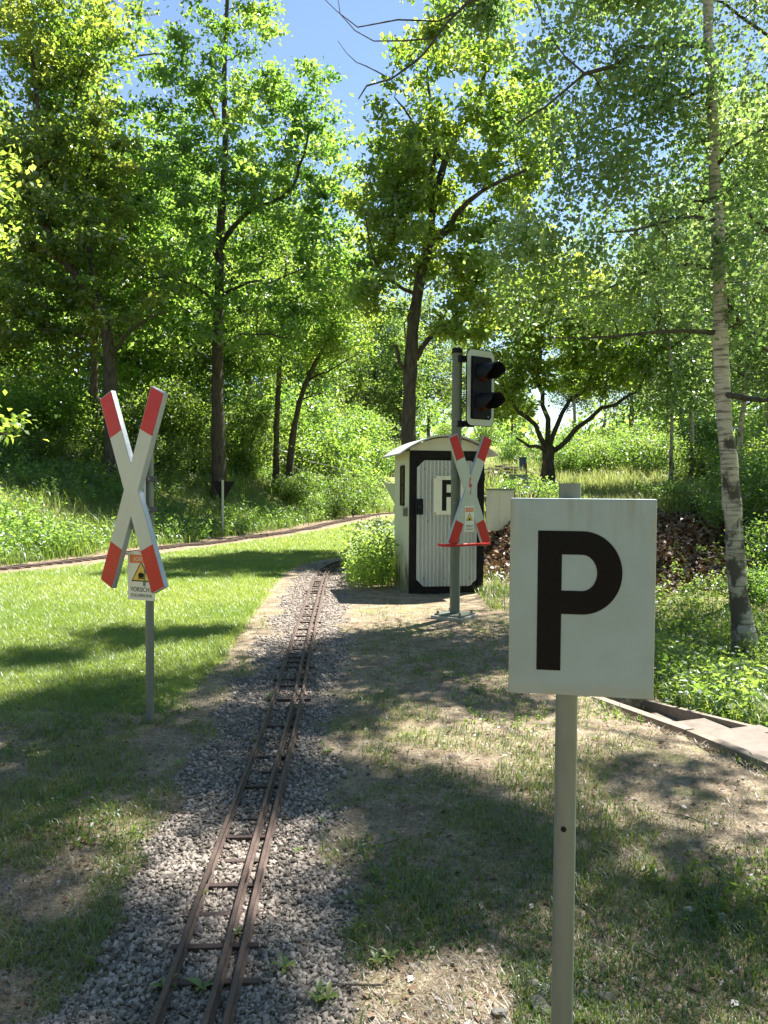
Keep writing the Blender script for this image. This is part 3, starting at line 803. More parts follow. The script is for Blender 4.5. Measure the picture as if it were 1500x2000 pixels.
# signal head
hx, hy = 0.225, -0.13
zh0, zh1 = pz1(832), pz1(683)
hw = 0.205
bd = MB(); bd.prism([(hx + a, b) for a, b in chamfer_rect(-hw, hw, zh0, zh1, 0.075, 6)], hy - 0.012, hy)
head = bd.build('signal_board', M_BLACKPLASTIC, gs)
o_ = chamfer_rect(-hw + .006, hw - .006, zh0 + .006, zh1 - .006, 0.07, 6); i_ = chamfer_rect(-hw + .058, hw - .058, zh0 + .075, zh1 - .075, 0.012, 6)
N = len(o_)
v = [(hx + a, hy - 0.0145, b) for a, b in o_] + [(hx + a, hy - 0.0145, b) for a, b in i_] + [(hx + a, hy - 0.0115, b) for a, b in o_] + [(hx + a, hy - 0.0115, b) for a, b in i_]
f = [(i, (i + 1) % N, (i + 1) % N + N, i + N) for i in range(N)] + [(i + 2 * N, (i + 1) % N + 2 * N, (i + 1) % N, i) for i in range(N)] + [(i + N, (i + 1) % N + N, (i + 1) % N + 3 * N, i + 3 * N) for i in range(N)]
MB().add(v, f).build('white_border', M_WHITE, head)
MB().prism([(hx + a, b) for a, b in chamfer_rect(-hw + .07, hw - .07, zh0 + .088, zh1 - .088, .02, 3)], hy - 0.05, hy - 0.010).build('lamp_housing', M_BLACKPLASTIC, head, bevel=0.006)
MB().box(hx - .12, hx + .12, hy, hy + .10, zh0 + .1, zh1 - .1).build('rear_housing', M_BLACKPLASTIC, head, bevel=0.02)
zm = (zh0 + zh1) / 2
for dz in (0.165, -0.165):
    zz = zm + dz + 0.0
    ln = MB().tube([(hx, hy - .050, zz), (hx, hy - .060, zz), (hx, hy - .064, zz)], [.098, .085, .03], 24).build('lens', M_LENS, head, True)
    vs = MB(); n = 22; V = []; 
    for k in range(n + 1):
        a = R(-35 + 250 * k / n)
        for r_ in (0.108, 0.103):
            for yy, ex in ((0, 0), (1, 1)):
                L_ = 0.26 if yy else 0.0
                if yy: L_ = 0.26 - 0.13 * max(0, -math.sin(a) + 0.15) / 0.75
                V.append((hx + r_ * math.cos(a), hy - .049 - L_, zz + r_ * math.sin(a) - 0.05 * L_))
    f = []
    for k in range(n):
        b0, b1 = k * 4, (k + 1) * 4
        f += [(b0, b0 + 1, b1 + 1, b1), (b0 + 2, b1 + 2, b1 + 3, b0 + 3), (b0 + 1, b0 + 3, b1 + 3, b1 + 1)]
    vs.add(V, f).build('visor', M_BLACKPLASTIC, head, True)
MB().box(hx + .075, hx + .098, hy - .0515, hy - .0495, zh0 + .10, zh0 + .108).build('maker_plate', M_WHITE, head)
for zz, nm in ((zh1 - .11, 'bracket'), (zh0 + 0.02, 'bracket')):
    MB().box(0.02, hx - 0.06, hy + .015, hy + .075, zz - .03, zz + .03).build(nm, M_BLACKPLASTIC, gs)
    MB().box(-.028, .05, -0.085, -0.035, zz - .035, zz + .035).build(nm, M_BLACKPLASTIC, gs)
for py in (820, 829, 928, 982, 1020):
    MB().tube([(0, 0, pz1(py) - .009), (0, 0, pz1(py) + .009)], [pr + .003] * 2, 28).build('steel_band', M_GALV, gs, True)
zc1 = (pz1(845) + pz1(1070)) / 2
cb1 = cross_board(gs, 0.03, zc1, -0.215)
for py in (930, 985): MB().box(-0.0, 0.05, -0.184, -0.05, pz1(py) - .025, pz1(py) + .025).build('bracket', M_GALV, gs)
bolt_poly = [(-.012, .10), (.004, .10), (-.006, .02), (.016, .035), (.002, -.06), (.008, -.055), (-.003, -.10), (-.008, -.05), (-.002, -.058), (.004, .0), (-.018, -.012)]
MB().prism(list(reversed([(a * 1.2, b) for a, b in bolt_poly])), -0.0035, -0.0015).build('lightning_mark', M_RED, cb1, loc=(0.0, 0.0, 0.045))
warning_plate(gs, 0.015, pz1(1012), 0.135, 0.285, -0.222)
zr = pz1(1061)
MB().tube([(-0.32, -0.10, zr), (-0.315, -0.20, zr), (-0.28, -0.262, zr + .002), (0.0, -0.275, zr + .003), (0.28, -0.262, zr), (0.315, -0.2, zr), (0.32, -0.12, zr)], 0.016, 10).build('guard_bar', M_RED, gs, True)
MB().cyl((0, -0.27, zr), (0, 0, zr), 0.012, 8).build('bar_strut', M_GREENPOST, gs)

# ------------------------------------------------------------------ hut
sw, sd = SHED['w'], SHED['d']
gsz = Hs(SHED['x'] + 0.5, SHED['y'] + 0.5)
sh = empty('signal_hut', (SHED['x'], SHED['y'], gsz), SHED['a'], 'small cream hut with an arched metal roof and corrugated front door', 'hut')
we = 1.98; wa = 0.155
# walls
MB().box(0.0, 0.04, 0.045, sd, -0.05, we).build('wall', M_WALL, sh)
MB().box(sw - 0.04, sw, 0.045, sd, -0.05, we).build('wall', M_WALL, sh)
MB().box(0.041, sw - 0.041, sd - 0.04, sd - 0.001, -0.05, we).build('wall', M_WALL, sh)
fr = MB()
fr.box(0, 0.085, -0.012, 0.044, -0.03, we); fr.box(sw - 0.085, sw, -0.012, 0.044, -0.03, we)
fr.box(0.0855, sw - 0.0855, -0.012, 0.044, we - 0.10, we); fr.box(0.0855, sw - 0.0855, -0.012, 0.044, -0.03, 0.055)
fr.build('door_frame', M_BLACK, sh)
arch = lambda x_: we + wa * (1 - ((x_ - sw / 2) / (sw / 2)) ** 2) + 0.03
n = 20
gp_ = [(0.0, we + .001), (sw, we + .001)] + [(sw - sw * k / n, arch(sw - sw * k / n)) for k in range(n + 1)]
MB().prism(gp_, -0.006, 0.038).build('gable', M_CREAM, sh)
MB().prism(gp_, sd - 0.04, sd - 0.002).build('gable', M_CREAM, sh)
ov = 0.17; n = 28; V = []; 
xs = np.linspace(-ov, sw + ov, n + 1)
rz_ = lambda x_: we + 0.045 + wa * (1 - ((x_ - sw / 2) / (sw / 2)) ** 2)
for x_ in xs:
    for yy in (-0.11, sd + 0.10):
        V.append((x_, yy, rz_(x_))); V.append((x_, yy, rz_(x_) + 0.022))
f = []
for k in range(n):
    a, b = k * 4, (k + 1) * 4
    f += [(a, a + 2, b + 2, b), (a + 1, b + 1, b + 3, a + 3), (a, b, b + 1, a + 1), (a + 2, a + 3, b + 3, b + 2)]
f += [(0, 1, 3, 2), (n * 4, n * 4 + 2, n * 4 + 3, n * 4 + 1)]
rf = MB().add(V, f).build('roof', M_ROOF, sh, True)
# door with corrugated panel (corners cut off)
dr = MB().box(0.088, sw - 0.088, -0.004, 0.020, 0.058, we - 0.103).build('door', M_BLACK, sh)
cx0, cx1, cz0, cz1 = 0.10, sw - 0.10, 0.085, we - 0.135
cut = 0.10; pitch = 0.0545; nn = int((cx1 - cx0) / pitch * 12)
V = []; 
for k in range(nn + 1):
    x_ = cx0 + (cx1 - cx0) * k / nn
    e = min(x_ - cx0, cx1 - x_); c_ = max(0, cut - e)
    yv = -0.021 + 0.014 * math.cos(2 * math.pi * (x_ - cx0) / pitch)
    V += [(x_, yv, cz0 + c_), (x_, yv, cz1 - c_)]
MB().add(V, [(2 * k, 2 * k + 2, 2 * k + 3, 2 * k + 1) for k in range(nn)]).build('corrugated_panel', M_CORR, dr, True)
for x_, z_ in ((0.2, .2), (0.5, .2), (0.86, .2), (0.2, 1.72), (0.5, 1.72), (0.25, 1.0)):
    MB().cyl((x_, -0.040, z_), (x_, -0.02, z_), 0.007, 6).build('screw', M_DARKSTEEL, dr)
MB().box(0.075, 0.185, -0.045, -0.0125, 1.09, 1.31).build('lock_case', M_BLACKPLASTIC, dr, bevel=0.006)
MB().cyl((0.12, -0.075, 1.2), (0.12, -0.045, 1.2), 0.012, 10).build('handle', M_DARKSTEEL, dr)
for z_ in (0.45, 1.62): MB().box(sw - 0.07, sw + 0.006, -0.026, -0.0125, z_ - .05, z_ + .05).build('hinge', M_BLACKPLASTIC, dr)
# F plate
fp = MB().prism(chamfer_rect(-0.235, 0.235, -0.272, 0.272, .02, 3), -0.043, -0.0365).build('letter_plate', M_PLATE, dr, loc=(0.565, 0, 1.36))
lf = MB(); lf.prism([(-.115, -.215), (-.05, -.215), (-.05, -.025), (.10, -.025), (.10, .04), (-.05, .04), (-.05, .15), (.125, .15), (.125, .215), (-.115, .215)], -0.0445, -0.0429)
lf.build('letter', M_INK, fp)
for a in (-.215, .215):
    for b in (-.25, .25): MB().cyl((a, -0.048, b), (a, -0.0429, b), 0.011, 8).build('screw', M_RUST, fp)
# slit window and lamp on the left wall
wi = MB()
wi.box(-0.018, -0.001, 0.34, 0.375, 1.20, 1.78); wi.box(-0.018, -0.001, 0.585, 0.62, 1.20, 1.78); wi.box(-0.018, -0.001, 0.3755, 0.5845, 1.74, 1.78); wi.box(-0.018, -0.001, 0.3755, 0.5845, 1.20, 1.24); wi.box(-0.016, -0.001, 0.3755, 0.5845, 1.49, 1.51)
w_ = wi.build('window', M_BLACK, sh)
MB().box(-0.006, -0.0015, 0.3758, 0.5842, 1.2405, 1.4895).build('pane', painted('brown_glass', (0.10, 0.085, 0.04), 0.15, (0.05, 0.04, 0.02), 0.5, 8), w_)
MB().box(-0.006, -0.0015, 0.3758, 0.5842, 1.5105, 1.7395).build('pane', MB and bpy.data.materials['brown_glass'], w_)
lm = MB().box(-0.06, -0.001, 0.13, 0.19, 1.06, 1.17).build('junction_box', M_GALV, sh, bevel=0.004)
MB().box(-0.07, -0.001, 0.115, 0.205, 1.171, 1.19).build('junction_lid', M_ALU, lm)
MB().box(-0.06, sw + 0.06, -0.06, sd + 0.06, -0.12, -0.031).build('plinth', M_CONC, sh)

# ------------------------------------------------------------------ triangle boards by the far track
def tri_board(px, py_base, py_top, Y, w, face, label, postmat, post_front):
    X = ray(px, py_base)[0] * Y; z = Hs(X, Y); ztp = CAM_H + ray(px, py_top)[2] * Y
    e = empty('triangle_board', (X, Y, z), R(4), label, 'sign board')
    h = ztp - z
    MB().cyl((0, 0, -0.1), (0, 0, h + 0.03), 0.035, 12).build('post', postmat, e, True)
    yy = 0.045 if post_front else -0.045
    MB().prism([(0, h - w * 0.92), (w / 2, h), (-w / 2, h)], yy - 0.008, yy + 0.008).build('triangle_plate', face, e)
    return e
tri_board(435, 1052, 940, 21.6, 0.66, M_BLACK, 'black downward triangle board on a thin white post below the bank', M_WHITE, True)
tri_board(773, 1040, 944, 24.0, 0.80, M_WHITE, 'white downward triangle board half hidden behind the hut', M_GALV, False)

# ------------------------------------------------------------------ things right of the hut
cp = np.array([(980 - 750) / 1500 * 14.6, 14.6, 0]); cp[2] = CAM_H - 0.0 + ray(980, 1100)[2] * 14.6
zb = Hs(cp[0], cp[1])
cab = empty('utility_cabinet', (cp[0], cp[1], zb), R(14), 'pale grey cable cabinet on rusty iron legs beside the hut', 'cabinet')
zc0, zc1_ = CAM_H + ray(980, 1036)[2] * 14.6 - zb, CAM_H + ray(980, 957)[2] * 14.6 - zb
MB().box(-0.27, 0.20, -0.12, 0.12, zc0, zc1_).build('cabinet_body', M_CREAM, cab, bevel=0.01)
MB().box(-0.10, 0.18, -0.131, -0.1205, zc0 + .03, zc1_ - .04).build('cabinet_door', M_CREAM, cab, bevel=0.004)
MB().box(-0.29, 0.22, -0.14, 0.14, zc1_ + .001, zc1_ + .025).build('cabinet_lid', M_GALV, cab)
for x_ in (-0.18, 0.235):
    MB().box(x_ - .02, x_ + .02, -0.03, 0.03, -0.9, zc1_ - 0.02 if x_ > 0 else zc0).build('leg', M_RUST, cab)
def pillar(px, py0, py1, Y, r, name, label, cat, mat, sq=False):
    X = ray(px, py1)[0] * Y; z = Hs(X, Y); zt = CAM_H + ray(px, py0)[2] * Y
    e = empty(name, (X, Y, z), R(12), label, cat)
    h = max(zt - z, 0.4)
    if sq:
        MB().box(-r, r, -r, r, -0.2, h).build('shaft', mat, e, bevel=0.02)
        MB().box(-r * 1.08, r * 1.08, -r * 1.08, r * 1.08, h + .001, h + 0.04).build('cap', mat, e, bevel=0.01)
    else:
        MB().tube([(0, 0, -.2), (0, 0, h * .3), (0, 0, h * .32), (0, 0, h * .34), (0, 0, h)], [r, r, r * 1.05, r, r], 24).build('drum', mat, e, True)
        MB().tube([(0, 0, h), (0, 0, h + .03)], [r * 1.04, r * 1.04], 24).build('rim', mat, e, True)
    return e
pillar(1018, 930, 975, 19.0, 0.17, 'concrete_pillar', 'short grey concrete pillar behind the cable cabinet', 'pillar', M_CONC, True)
pillar(1021, 895, 920, 27.0, 0.13, 'plastic_barrel', 'dark blue barrel standing on the rise beyond the pillar', 'barrel', M_BARREL)
for k, (px, py) in enumerate(((1027, 905), (1062, 900))):
    Y = 21.0; X = ray(px, py)[0] * Y; z = Hs(X, Y)
    e = empty('iron_stake', (X, Y, z), 0, ['thin rusty iron stake between the concrete pillar and the forked oak', 'thin rusty iron stake in front of the forked oak trunk'][k], 'stake')
    MB().cyl((0, 0, -.2), (0.01, 0, 0.95), 0.022, 8).build('rod', M_RUST, e, True)
    MB().cyl((0.01, 0, 0.951), (0.01, 0, 1.0), 0.03, 8).build('cap', M_RED, e, True)
# barrier tape
A = P(984, 945, 18.0); B = P(1040, 968, 16.5)
tp = empty('barrier_tape', (A[0], A[1], Hs(A[0], A[1])), 0, 'sagging red and white barrier tape strung near the concrete pillar', 'tape')
pts = []
for k in range(13):
    t = k / 12; q = A * (1 - t) + B * t; q[2] -= 0.10 * math.sin(math.pi * t); pts.append(q)
for k in range(12):
    a, b = pts[k], pts[k + 1]; o_ = np.array([A[0], A[1], Hs(A[0], A[1])])
    v = [a - o_ + [0, 0, .035], a - o_ - [0, 0, .035], b - o_ - [0, 0, .035], b - o_ + [0, 0, .035]]
    v = v + [p_ + np.array([0, .004, 0]) for p_ in v]
    MB().add(v, [(0, 1, 2, 3), (7, 6, 5, 4), (0, 3, 7, 4), (1, 5, 6, 2)]).build('red_stripe' if k % 2 else 'white_stripe', M_RED if k % 2 else M_WHITE, tp)
# timber rail behind the cabinet
A = P(940, 972, 17.5); B = P(1045, 966, 17.0)
za = Hs(A[0], A[1])
ra = empty('timber_rail', (A[0], A[1], za), 0, 'dark low timber rail running behind the cable cabinet', 'rail')
MB().tube([(0, 0, A[2] - za), (B[0] - A[0], B[1] - A[1], B[2] - za)], [.05, .055], 10).build('beam', M_WOOD, ra, True)
for t in (0.12, 0.9):
    x_, y_ = (B[0] - A[0]) * t, (B[1] - A[1]) * t
    MB().cyl((x_, y_ + .06, -0.3), (x_, y_ + .06, A[2] - za + .08), .05, 10).build('stake', M_WOOD, ra, True)
# log pile on the rise
Y = 25.5; X = ray(990, 905)[0] * Y; z = Hs(X, Y)
lp = empty('branch_pile', (X, Y, z), R(20), 'heap of pale cut branches on the rise behind the cabinet', 'branch pile')
for k in range(46):
    a = random.uniform(-0.5, 0.5); L_ = random.uniform(0.5, 1.1); cx_ = random.uniform(-0.7, 0.7); hh = random.uniform(0.02, 0.55) * (1 - abs(cx_) / 1.0)
    cy_ = random.uniform(-.4, .4)
    d = np.array([math.cos(a), math.sin(a), random.uniform(-.25, .25)]) * L_ / 2
    c = np.array([cx_, cy_, hh + .05])
    MB().tube([c - d, c + d * .2 + [0, 0, .03], c + d], [.03, .024, .012], 6).build('branch', M_BARK2, lp)

# ------------------------------------------------------------------ wooden steps down to the right
def stw(s, t): return np.array([2.05 - 0.34 * s + 0.94 * t, 4.25 + 0.94 * s + 0.34 * t])
sroot = stw(0, 0)
ste = empty('garden_steps', (sroot[0], sroot[1], 0), math.atan2(0.34, 0.94), 'timber-edged steps of flat slabs leading down past the birch', 'steps')
# local frame: x = t (right), y = s (along)
def sbox(t0, t1, s0, s1, z0, z1, nm, mat, bev=0.006): return MB().box(t0, t1, s0, s1, z0, z1).build(nm, mat, ste, bevel=bev)
sbox(0.05, 0.72, -1.5, -0.42, -0.12, -0.045, 'slab', M_SLAB)
sbox(0.05, 0.72, -0.40, 0.62, -0.15, -0.07, 'slab', M_SLAB)
sbox(0.05, 0.72, 0.64, 1.12, -0.25, -0.17, 'slab', M_SLAB)
sbox(0.05, 0.72, 1.14, 1.62, -0.35, -0.27, 'slab', M_SLAB)
sbox(0.05, 0.72, 0.58, 0.6195, -0.30, -0.151, 'riser', M_WOOD)
sbox(0.05, 0.72, 1.08, 1.1195, -0.45, -0.251, 'riser', M_WOOD)
def stringer(t0, pts, w=0.05, h=0.17):
    m = MB()
    for (s0, z0), (s1, z1) in zip(pts[:-1], pts[1:]):
        v = [(t0, s0, z0 - h), (t0 + w, s0, z0 - h), (t0 + w, s0, z0), (t0, s0, z0), (t0, s1, z1 - h), (t0 + w, s1, z1 - h), (t0 + w, s1, z1), (t0, s1, z1)]
        m.add(v, [(0, 1, 2, 3), (7, 6, 5, 4), (0, 4, 5, 1), (1, 5, 6, 2), (2, 6, 7, 3), (3, 7, 4, 0)])
    return m.build('edge_board', M_WOOD, ste, bevel=0.004)
stringer(-0.04, [(-1.5, 0.045), (0.45, 0.02)], 0.075); stringer(-0.042, [(0.46, 0.022), (2.1, -0.06)], 0.075)
stringer(0.73, [(-0.1, -0.03), (1.8, -0.22)], 0.05, 0.32)

# ------------------------------------------------------------------ trees
def ell(px, py, Y, rx, ry, rd, wt=1.0):
    """crown lobe given by its outline in the photo at the trunk's depth"""
    c = P(px, py, Y); k = Y / F_PX
    return (c, np.array([rx * k, rd * (0.78 if Y > 12 else 1.0), ry * k]), wt)
def build_skeleton(paths, sides=10, g=rng, rough=0.06):
    V = []; Fc = []; nodes_ = []; rads = []; off = 0; cnt = []
    for pts, r0, r1 in paths:
        pts = np.asarray(pts, float)
        L = np.sum(np.linalg.norm(np.diff(pts, axis=0), axis=1))
        n = max(6, int(L / 0.35))
        c = catmull(pts, n)
        amp = 0.010 if r0 > 0.10 else min(0.06, 0.02 * L)
        j = g.normal(size=c.shape) * amp * 0.5; j[0] = 0
        c = c + j
        rr = r0 + (r1 - r0) * np.linspace(0, 1, n) ** 0.8
        v, f = tube_vf(c, rr * (1 + rough * g.normal(size=n)), sides if r0 > 0.06 else 6, True)
        v = v + g.normal(size=v.shape) * (rr.repeat(len(v) // n)[:, None] * 0.07)
        V.append(v); Fc += [tuple(i + off for i in q) for q in f]; off += len(v); cnt.append(len(f))
        nodes_.append(c); rads.append(rr)
    return V, Fc, off, np.vstack(nodes_), np.concatenate(rads), cnt
def make_tree(name, base, paths, lobes, ncl, per, leaf, lmat, bmat, label, cat='tree', group=None, spread=0.5, flat=0.6, min_z=None, hang=0.0, up=0.8, seed=1, aspect=0.62, shell=0.45, flare=True, sides=12, dense=None, pads=None):
    g = np.random.default_rng(seed)
    base = np.asarray(base, float)
    if flare:
        p0 = np.asarray(paths[0][0], float); r0 = paths[0][1]
        fl = [np.array([p0[0] - [0, 0, 0.25], p0[0] + [0, 0, 0.10], p0[0] + (p0[1] - p0[0]) * min(0.5, 0.6 / (np.linalg.norm(p0[1] - p0[0]) + 1e-6))]), r0 * 1.55, r0 * 1.0]
        paths = list(paths) + [tuple(fl)]
    V, Fc, off, nd, nr, cnt = build_skeleton(paths, sides, g)
    n_main, n_paths, n_flare = cnt[0], sum(cnt), cnt[-1]
    e = empty(name, base, 0, label, cat, group)
    vols = np.array([np.prod(l[1]) ** 0.8 * (l[2] if len(l) > 2 else 1.0) for l in lobes]); vols /= vols.sum()
    which = g.choice(len(lobes), ncl, p=vols)
    d = unit(g.normal(size=(ncl, 3))) * (g.random((ncl, 1)) ** shell)
    cl = np.array([lobes[w][0] for w in which]) + d * np.array([lobes[w][1] for w in which])
    if min_z is not None: cl = cl[cl[:, 2] > min_z]
    npad = 0
    if pads is not None and len(pads):
        npad = len(pads); cl = np.vstack([cl, pads])
    is_pad = np.arange(len(cl)) >= len(cl) - npad
    first = np.min(np.linalg.norm(cl[:, None] - nd[None, ::3], axis=2), axis=1)
    od = np.argsort(first); cl = cl[od]; is_pad = is_pad[od]
    nd = list(nd); nr = list(nr)
    A = np.zeros((len(nd) + len(cl) * 4, 3)); RR = np.zeros(len(A)); m = len(nd); A[:m] = nd; RR[:m] = nr
    lp, ls = [], []
    for c, ip in zip(cl, is_pad):
        dv = c - A[:m]; dist = np.linalg.norm(dv, axis=1)
        cost = dist * (1 + 0.6 * np.clip(-dv[:, 2] / (dist + 1e-6), 0, 1)) + 0.15 * (RR[:m] < 0.008)
        i = int(np.argmin(cost)); s = A[i]; L = dist[i]
        k = np.array([0, .33, .66, 1.0])[:, None]
        mid = s + (c - s) * k + np.array([0, 0, 1.0]) * (np.sin(math.pi * k) * L * (0.10 - hang * 0.0)) + g.normal(size=(4, 3)) * 0.06 * L * np.array([0, 1, 1, 0.3])[:, None]
        rs = min(RR[i] * 0.7, 0.008 + 0.014 * L)
        rr = np.array([rs, rs * .75, rs * .5, 0.004])
        v, f = tube_vf(mid, rr, 4, False)
        V.append(v); Fc += [tuple(q + off for q in ff) for ff in f]; off += len(v)
        A[m:m + 3] = mid[1:]; RR[m:m + 3] = rr[1:]; m += 3
        pm = dense[1] if (dense and ip) else 1.0
        n1 = int(per * pm * g.uniform(0.5, 1.5))
        sp = spread * g.uniform(0.7, 1.35) if not ip else 0.34 * g.uniform(.8, 1.2)
        q = c + g.normal(size=(n1, 3)) * sp * np.array([0.62, 0.62, 0.62 * flat])
        if hang > 0 and not ip: q[:, 2] -= hang * g.random(n1) ** 1.2
        n2 = int(per * 0.3)
        q2 = mid[1] + (mid[3] - mid[1]) * g.random((n2, 1)) + g.normal(size=(n2, 3)) * sp * 0.28
        lp += [q, q2]; ls += [np.full(n1 + n2, 1.3 if ip and leaf < 0.08 else 1.0)]
    lp = np.vstack(lp)
    LV, LF, lr = leaf_arrays(lp, leaf * np.concatenate(ls) * g.uniform(0.45, 1.42, len(lp)), up=up, g=g, aspect=aspect)
    # neighbouring leaves share a tint
    tint = vnoise(lp[:, 0] * 1.3 + lp[:, 2] * .7, lp[:, 1] * 1.3 - lp[:, 2], seed).repeat(4)
    lr = np.clip(0.5 * lr + 0.9 * (tint - 0.5) + 0.28, 0, 1)
    Vt = np.vstack(V) - base
    tme = bpy.data.meshes.new('trunk'); tme.from_pydata(Vt.tolist(), [], Fc); tme.update()
    tme.polygons.foreach_set('use_smooth', np.ones(len(tme.polygons), bool))
    if bmat is M_BIRCH:
        tme.materials.append(M_BIRCH); tme.materials.append(M_BARK)
        mi = np.ones(len(tme.polygons), np.int32); mi[:n_main] = 0
        if flare: mi[n_paths - n_flare:n_paths] = 0
        tme.polygons.foreach_set('material_index', mi)
    link('trunk', tme, bmat, e)
    link('crown', np_mesh('crown', LV - base, [LF], {'rnd': lr}), lmat, e)
    return e
def pxs(Y, pts, dY=0.0):
    n = len(pts)
    return np.array([P(a, b, Y + dY * k / max(1, n - 1)) for k, (a, b) in enumerate(pts)])
def foot(px, Y):
    X = ray(px, 950)[0] * Y; return np.array([X, Y, Hs(X, Y)])

# tall straight oak behind the black triangle board
Y = 25.0; b = foot(428, Y); k = Y / F_PX
pa = [(np.vstack([b, pxs(Y, [(425, 760), (428, 560), (432, 430), (440, 300), (438, 150), (445, -20), (450, -130)])]), 0.225, 0.04),
      (pxs(Y, [(436, 470), (480, 420), (530, 395), (572, 365), (590, 310), (605, 240)], -1.0), 0.09, 0.03),
      (pxs(Y, [(432, 520), (400, 470), (350, 430), (300, 410)], 1.5), 0.07, 0.02),
      (pxs(Y, [(430, 580), (480, 555), (530, 550), (600, 520)], -1.5), 0.06, 0.02),
      (pxs(Y, [(428, 610), (400, 570), (340, 545), (270, 540)], -1.0), 0.06, 0.02),
      (pxs(Y, [(440, 260), (400, 190), (370, 150), (330, 120)], 0.5), 0.06, 0.02),
      (pxs(Y, [(440, 230), (500, 180), (540, 150)], 1.0), 0.05, 0.02),
      (pxs(Y, [(428, 680), (470, 655), (530, 655), (560, 660)], -1), 0.05, 0.02)]
lob = [ell(440, 60, Y, 115, 230, 2.8), ell(470, 250, Y, 190, 150, 3.6), ell(600, 240, Y, 95, 110, 2.2), ell(420, 430, Y, 215, 140, 3.8), ell(590, 420, Y, 130, 130, 2.8), ell(430, 620, Y, 200, 90, 3.4), ell(640, 330, Y, 85, 90, 2.2), ell(320, 200, Y, 90, 160, 2.6), ell(660, 520, Y, 80, 90, 2.2)]
make_tree('oak_tree', b, pa, lob, 400, 84, 0.15, L_OAK, M_BARK, 'tall straight-stemmed oak rising behind the black triangle board', group=None, spread=0.35, flat=0.45, shell=0.38, seed=11)

# crooked oak left, leaning left above the crossing sign
Y = 22.5; b = foot(222, Y)
pa = [(np.vstack([b, pxs(Y, [(217, 800), (214, 700), (200, 620), (150, 540), (100, 465), (78, 380), (84, 290), (70, 180), (60, 60)])]), 0.23, 0.04),
      (pxs(Y, [(205, 640), (185, 560), (175, 480), (165, 390), (180, 300)], 1.0), 0.12, 0.03),
      (pxs(Y, [(165, 660), (130, 650), (105, 645)], -0.5), 0.07, 0.04),
      (pxs(Y, [(130, 515), (60, 470), (0, 430), (-60, 420)], 1.0), 0.08, 0.02),
      (pxs(Y, [(82, 330), (130, 260), (150, 180), (160, 90)], 0.6), 0.07, 0.02),
      (pxs(Y, [(212, 700), (260, 640), (320, 610)], -1.4), 0.06, 0.02)]
lob = [ell(70, 230, Y, 150, 170, 2.8), ell(60, 430, Y, 170, 140, 3.0), ell(170, 360, Y, 120, 160, 2.6), ell(220, 560, Y, 150, 110, 2.8), ell(40, 620, Y, 150, 90, 2.8), ell(130, 40, Y, 140, 130, 2.6)]
make_tree('oak_tree', b, pa, lob, 340, 84, 0.145, L_OAKY, M_BARK, 'crooked oak with bent leaning trunk on the bank behind the crossing sign', spread=0.33, flat=0.45, shell=0.38, seed=12)

# oak behind the hut
Y = 18.5; b = foot(798, Y)
pa = [(np.vstack([b, pxs(Y, [(798, 850), (800, 740), (806, 650), (818, 560), (838, 470), (846, 400), (868, 320), (900, 250), (932, 200), (950, 120), (955, 20)])]), 0.20, 0.03),
      (pxs(Y, [(840, 475), (880, 440), (912, 395), (950, 372), (1000, 345), (1040, 330)], -1.2), 0.10, 0.025),
      (pxs(Y, [(812, 700), (838, 660), (872, 632), (905, 615)], 0.8), 0.08, 0.03),
      (pxs(Y, [(802, 735), (782, 715), (775, 680), (768, 676)], -0.3), 0.06, 0.035),
      (pxs(Y, [(846, 400), (842, 330), (855, 270), (835, 180), (840, 80)], 0.7), 0.09, 0.02),
      (pxs(Y, [(816, 575), (780, 560), (745, 530), (720, 480), (715, 420)], -0.8), 0.05, 0.015),
      (pxs(Y, [(870, 315), (830, 270), (800, 230), (770, 190)], -0.8), 0.05, 0.015)]
lob = [ell(850, 90, Y, 75, 150, 2.2), ell(955, 130, Y, 130, 130, 2.6), ell(800, 280, Y, 90, 110, 2.4), ell(900, 330, Y, 150, 130, 2.8), ell(1010, 300, Y, 110, 120, 2.4), ell(830, 480, Y, 130, 110, 2.6), ell(960, 500, Y, 120, 80, 2.4), ell(745, 400, Y, 70, 100, 2.0), ell(740, 560, Y, 60, 70, 1.8), ell(900, 620, Y, 70, 60, 1.8)]
make_tree('oak_tree', b, pa, lob, 350, 84, 0.128, L_OAKY, M_BARK, 'oak with forking stem rising directly behind the hut', spread=0.29, flat=0.45, shell=0.38, seed=13)

# twin stems on the bank
Y = 28.5; b = foot(540, Y)
pa = [(np.vstack([b, pxs(Y, [(540, 840), (546, 720), (552, 620), (560, 500)])]), 0.14, 0.04), (pxs(Y, [(546, 700), (580, 650), (600, 600)], 1), .05, .02)]
lob = [ell(560, 560, Y, 110, 100, 2.4), ell(540, 690, Y, 90, 70, 2.2)]
make_tree('oak_tree', b, pa, lob, 85, 70, 0.13, L_OAK, M_BARK, 'slender upright tree on the bank, the straight one of a close pair', spread=0.5, seed=14)
b = foot(563, Y)
pa = [(np.vstack([b, pxs(Y, [(572, 850), (590, 770), (615, 710), (642, 660), (660, 590)])]), 0.15, 0.04), (pxs(Y, [(600, 745), (650, 720), (700, 690)], -1), .05, .02), (pxs(Y, [(590, 780), (620, 770), (640, 765)], 1), .04, .02)]
lob = [ell(670, 600, Y, 90, 90, 2.4), ell(690, 520, Y, 70, 90, 2.2), ell(640, 690, Y, 80, 55, 2.0)]
make_tree('oak_tree', b, pa, lob, 95, 70, 0.13, L_OAKY, M_BARK, 'slim slanting tree on the bank, the leaning one of a close pair', spread=0.5, seed=15)

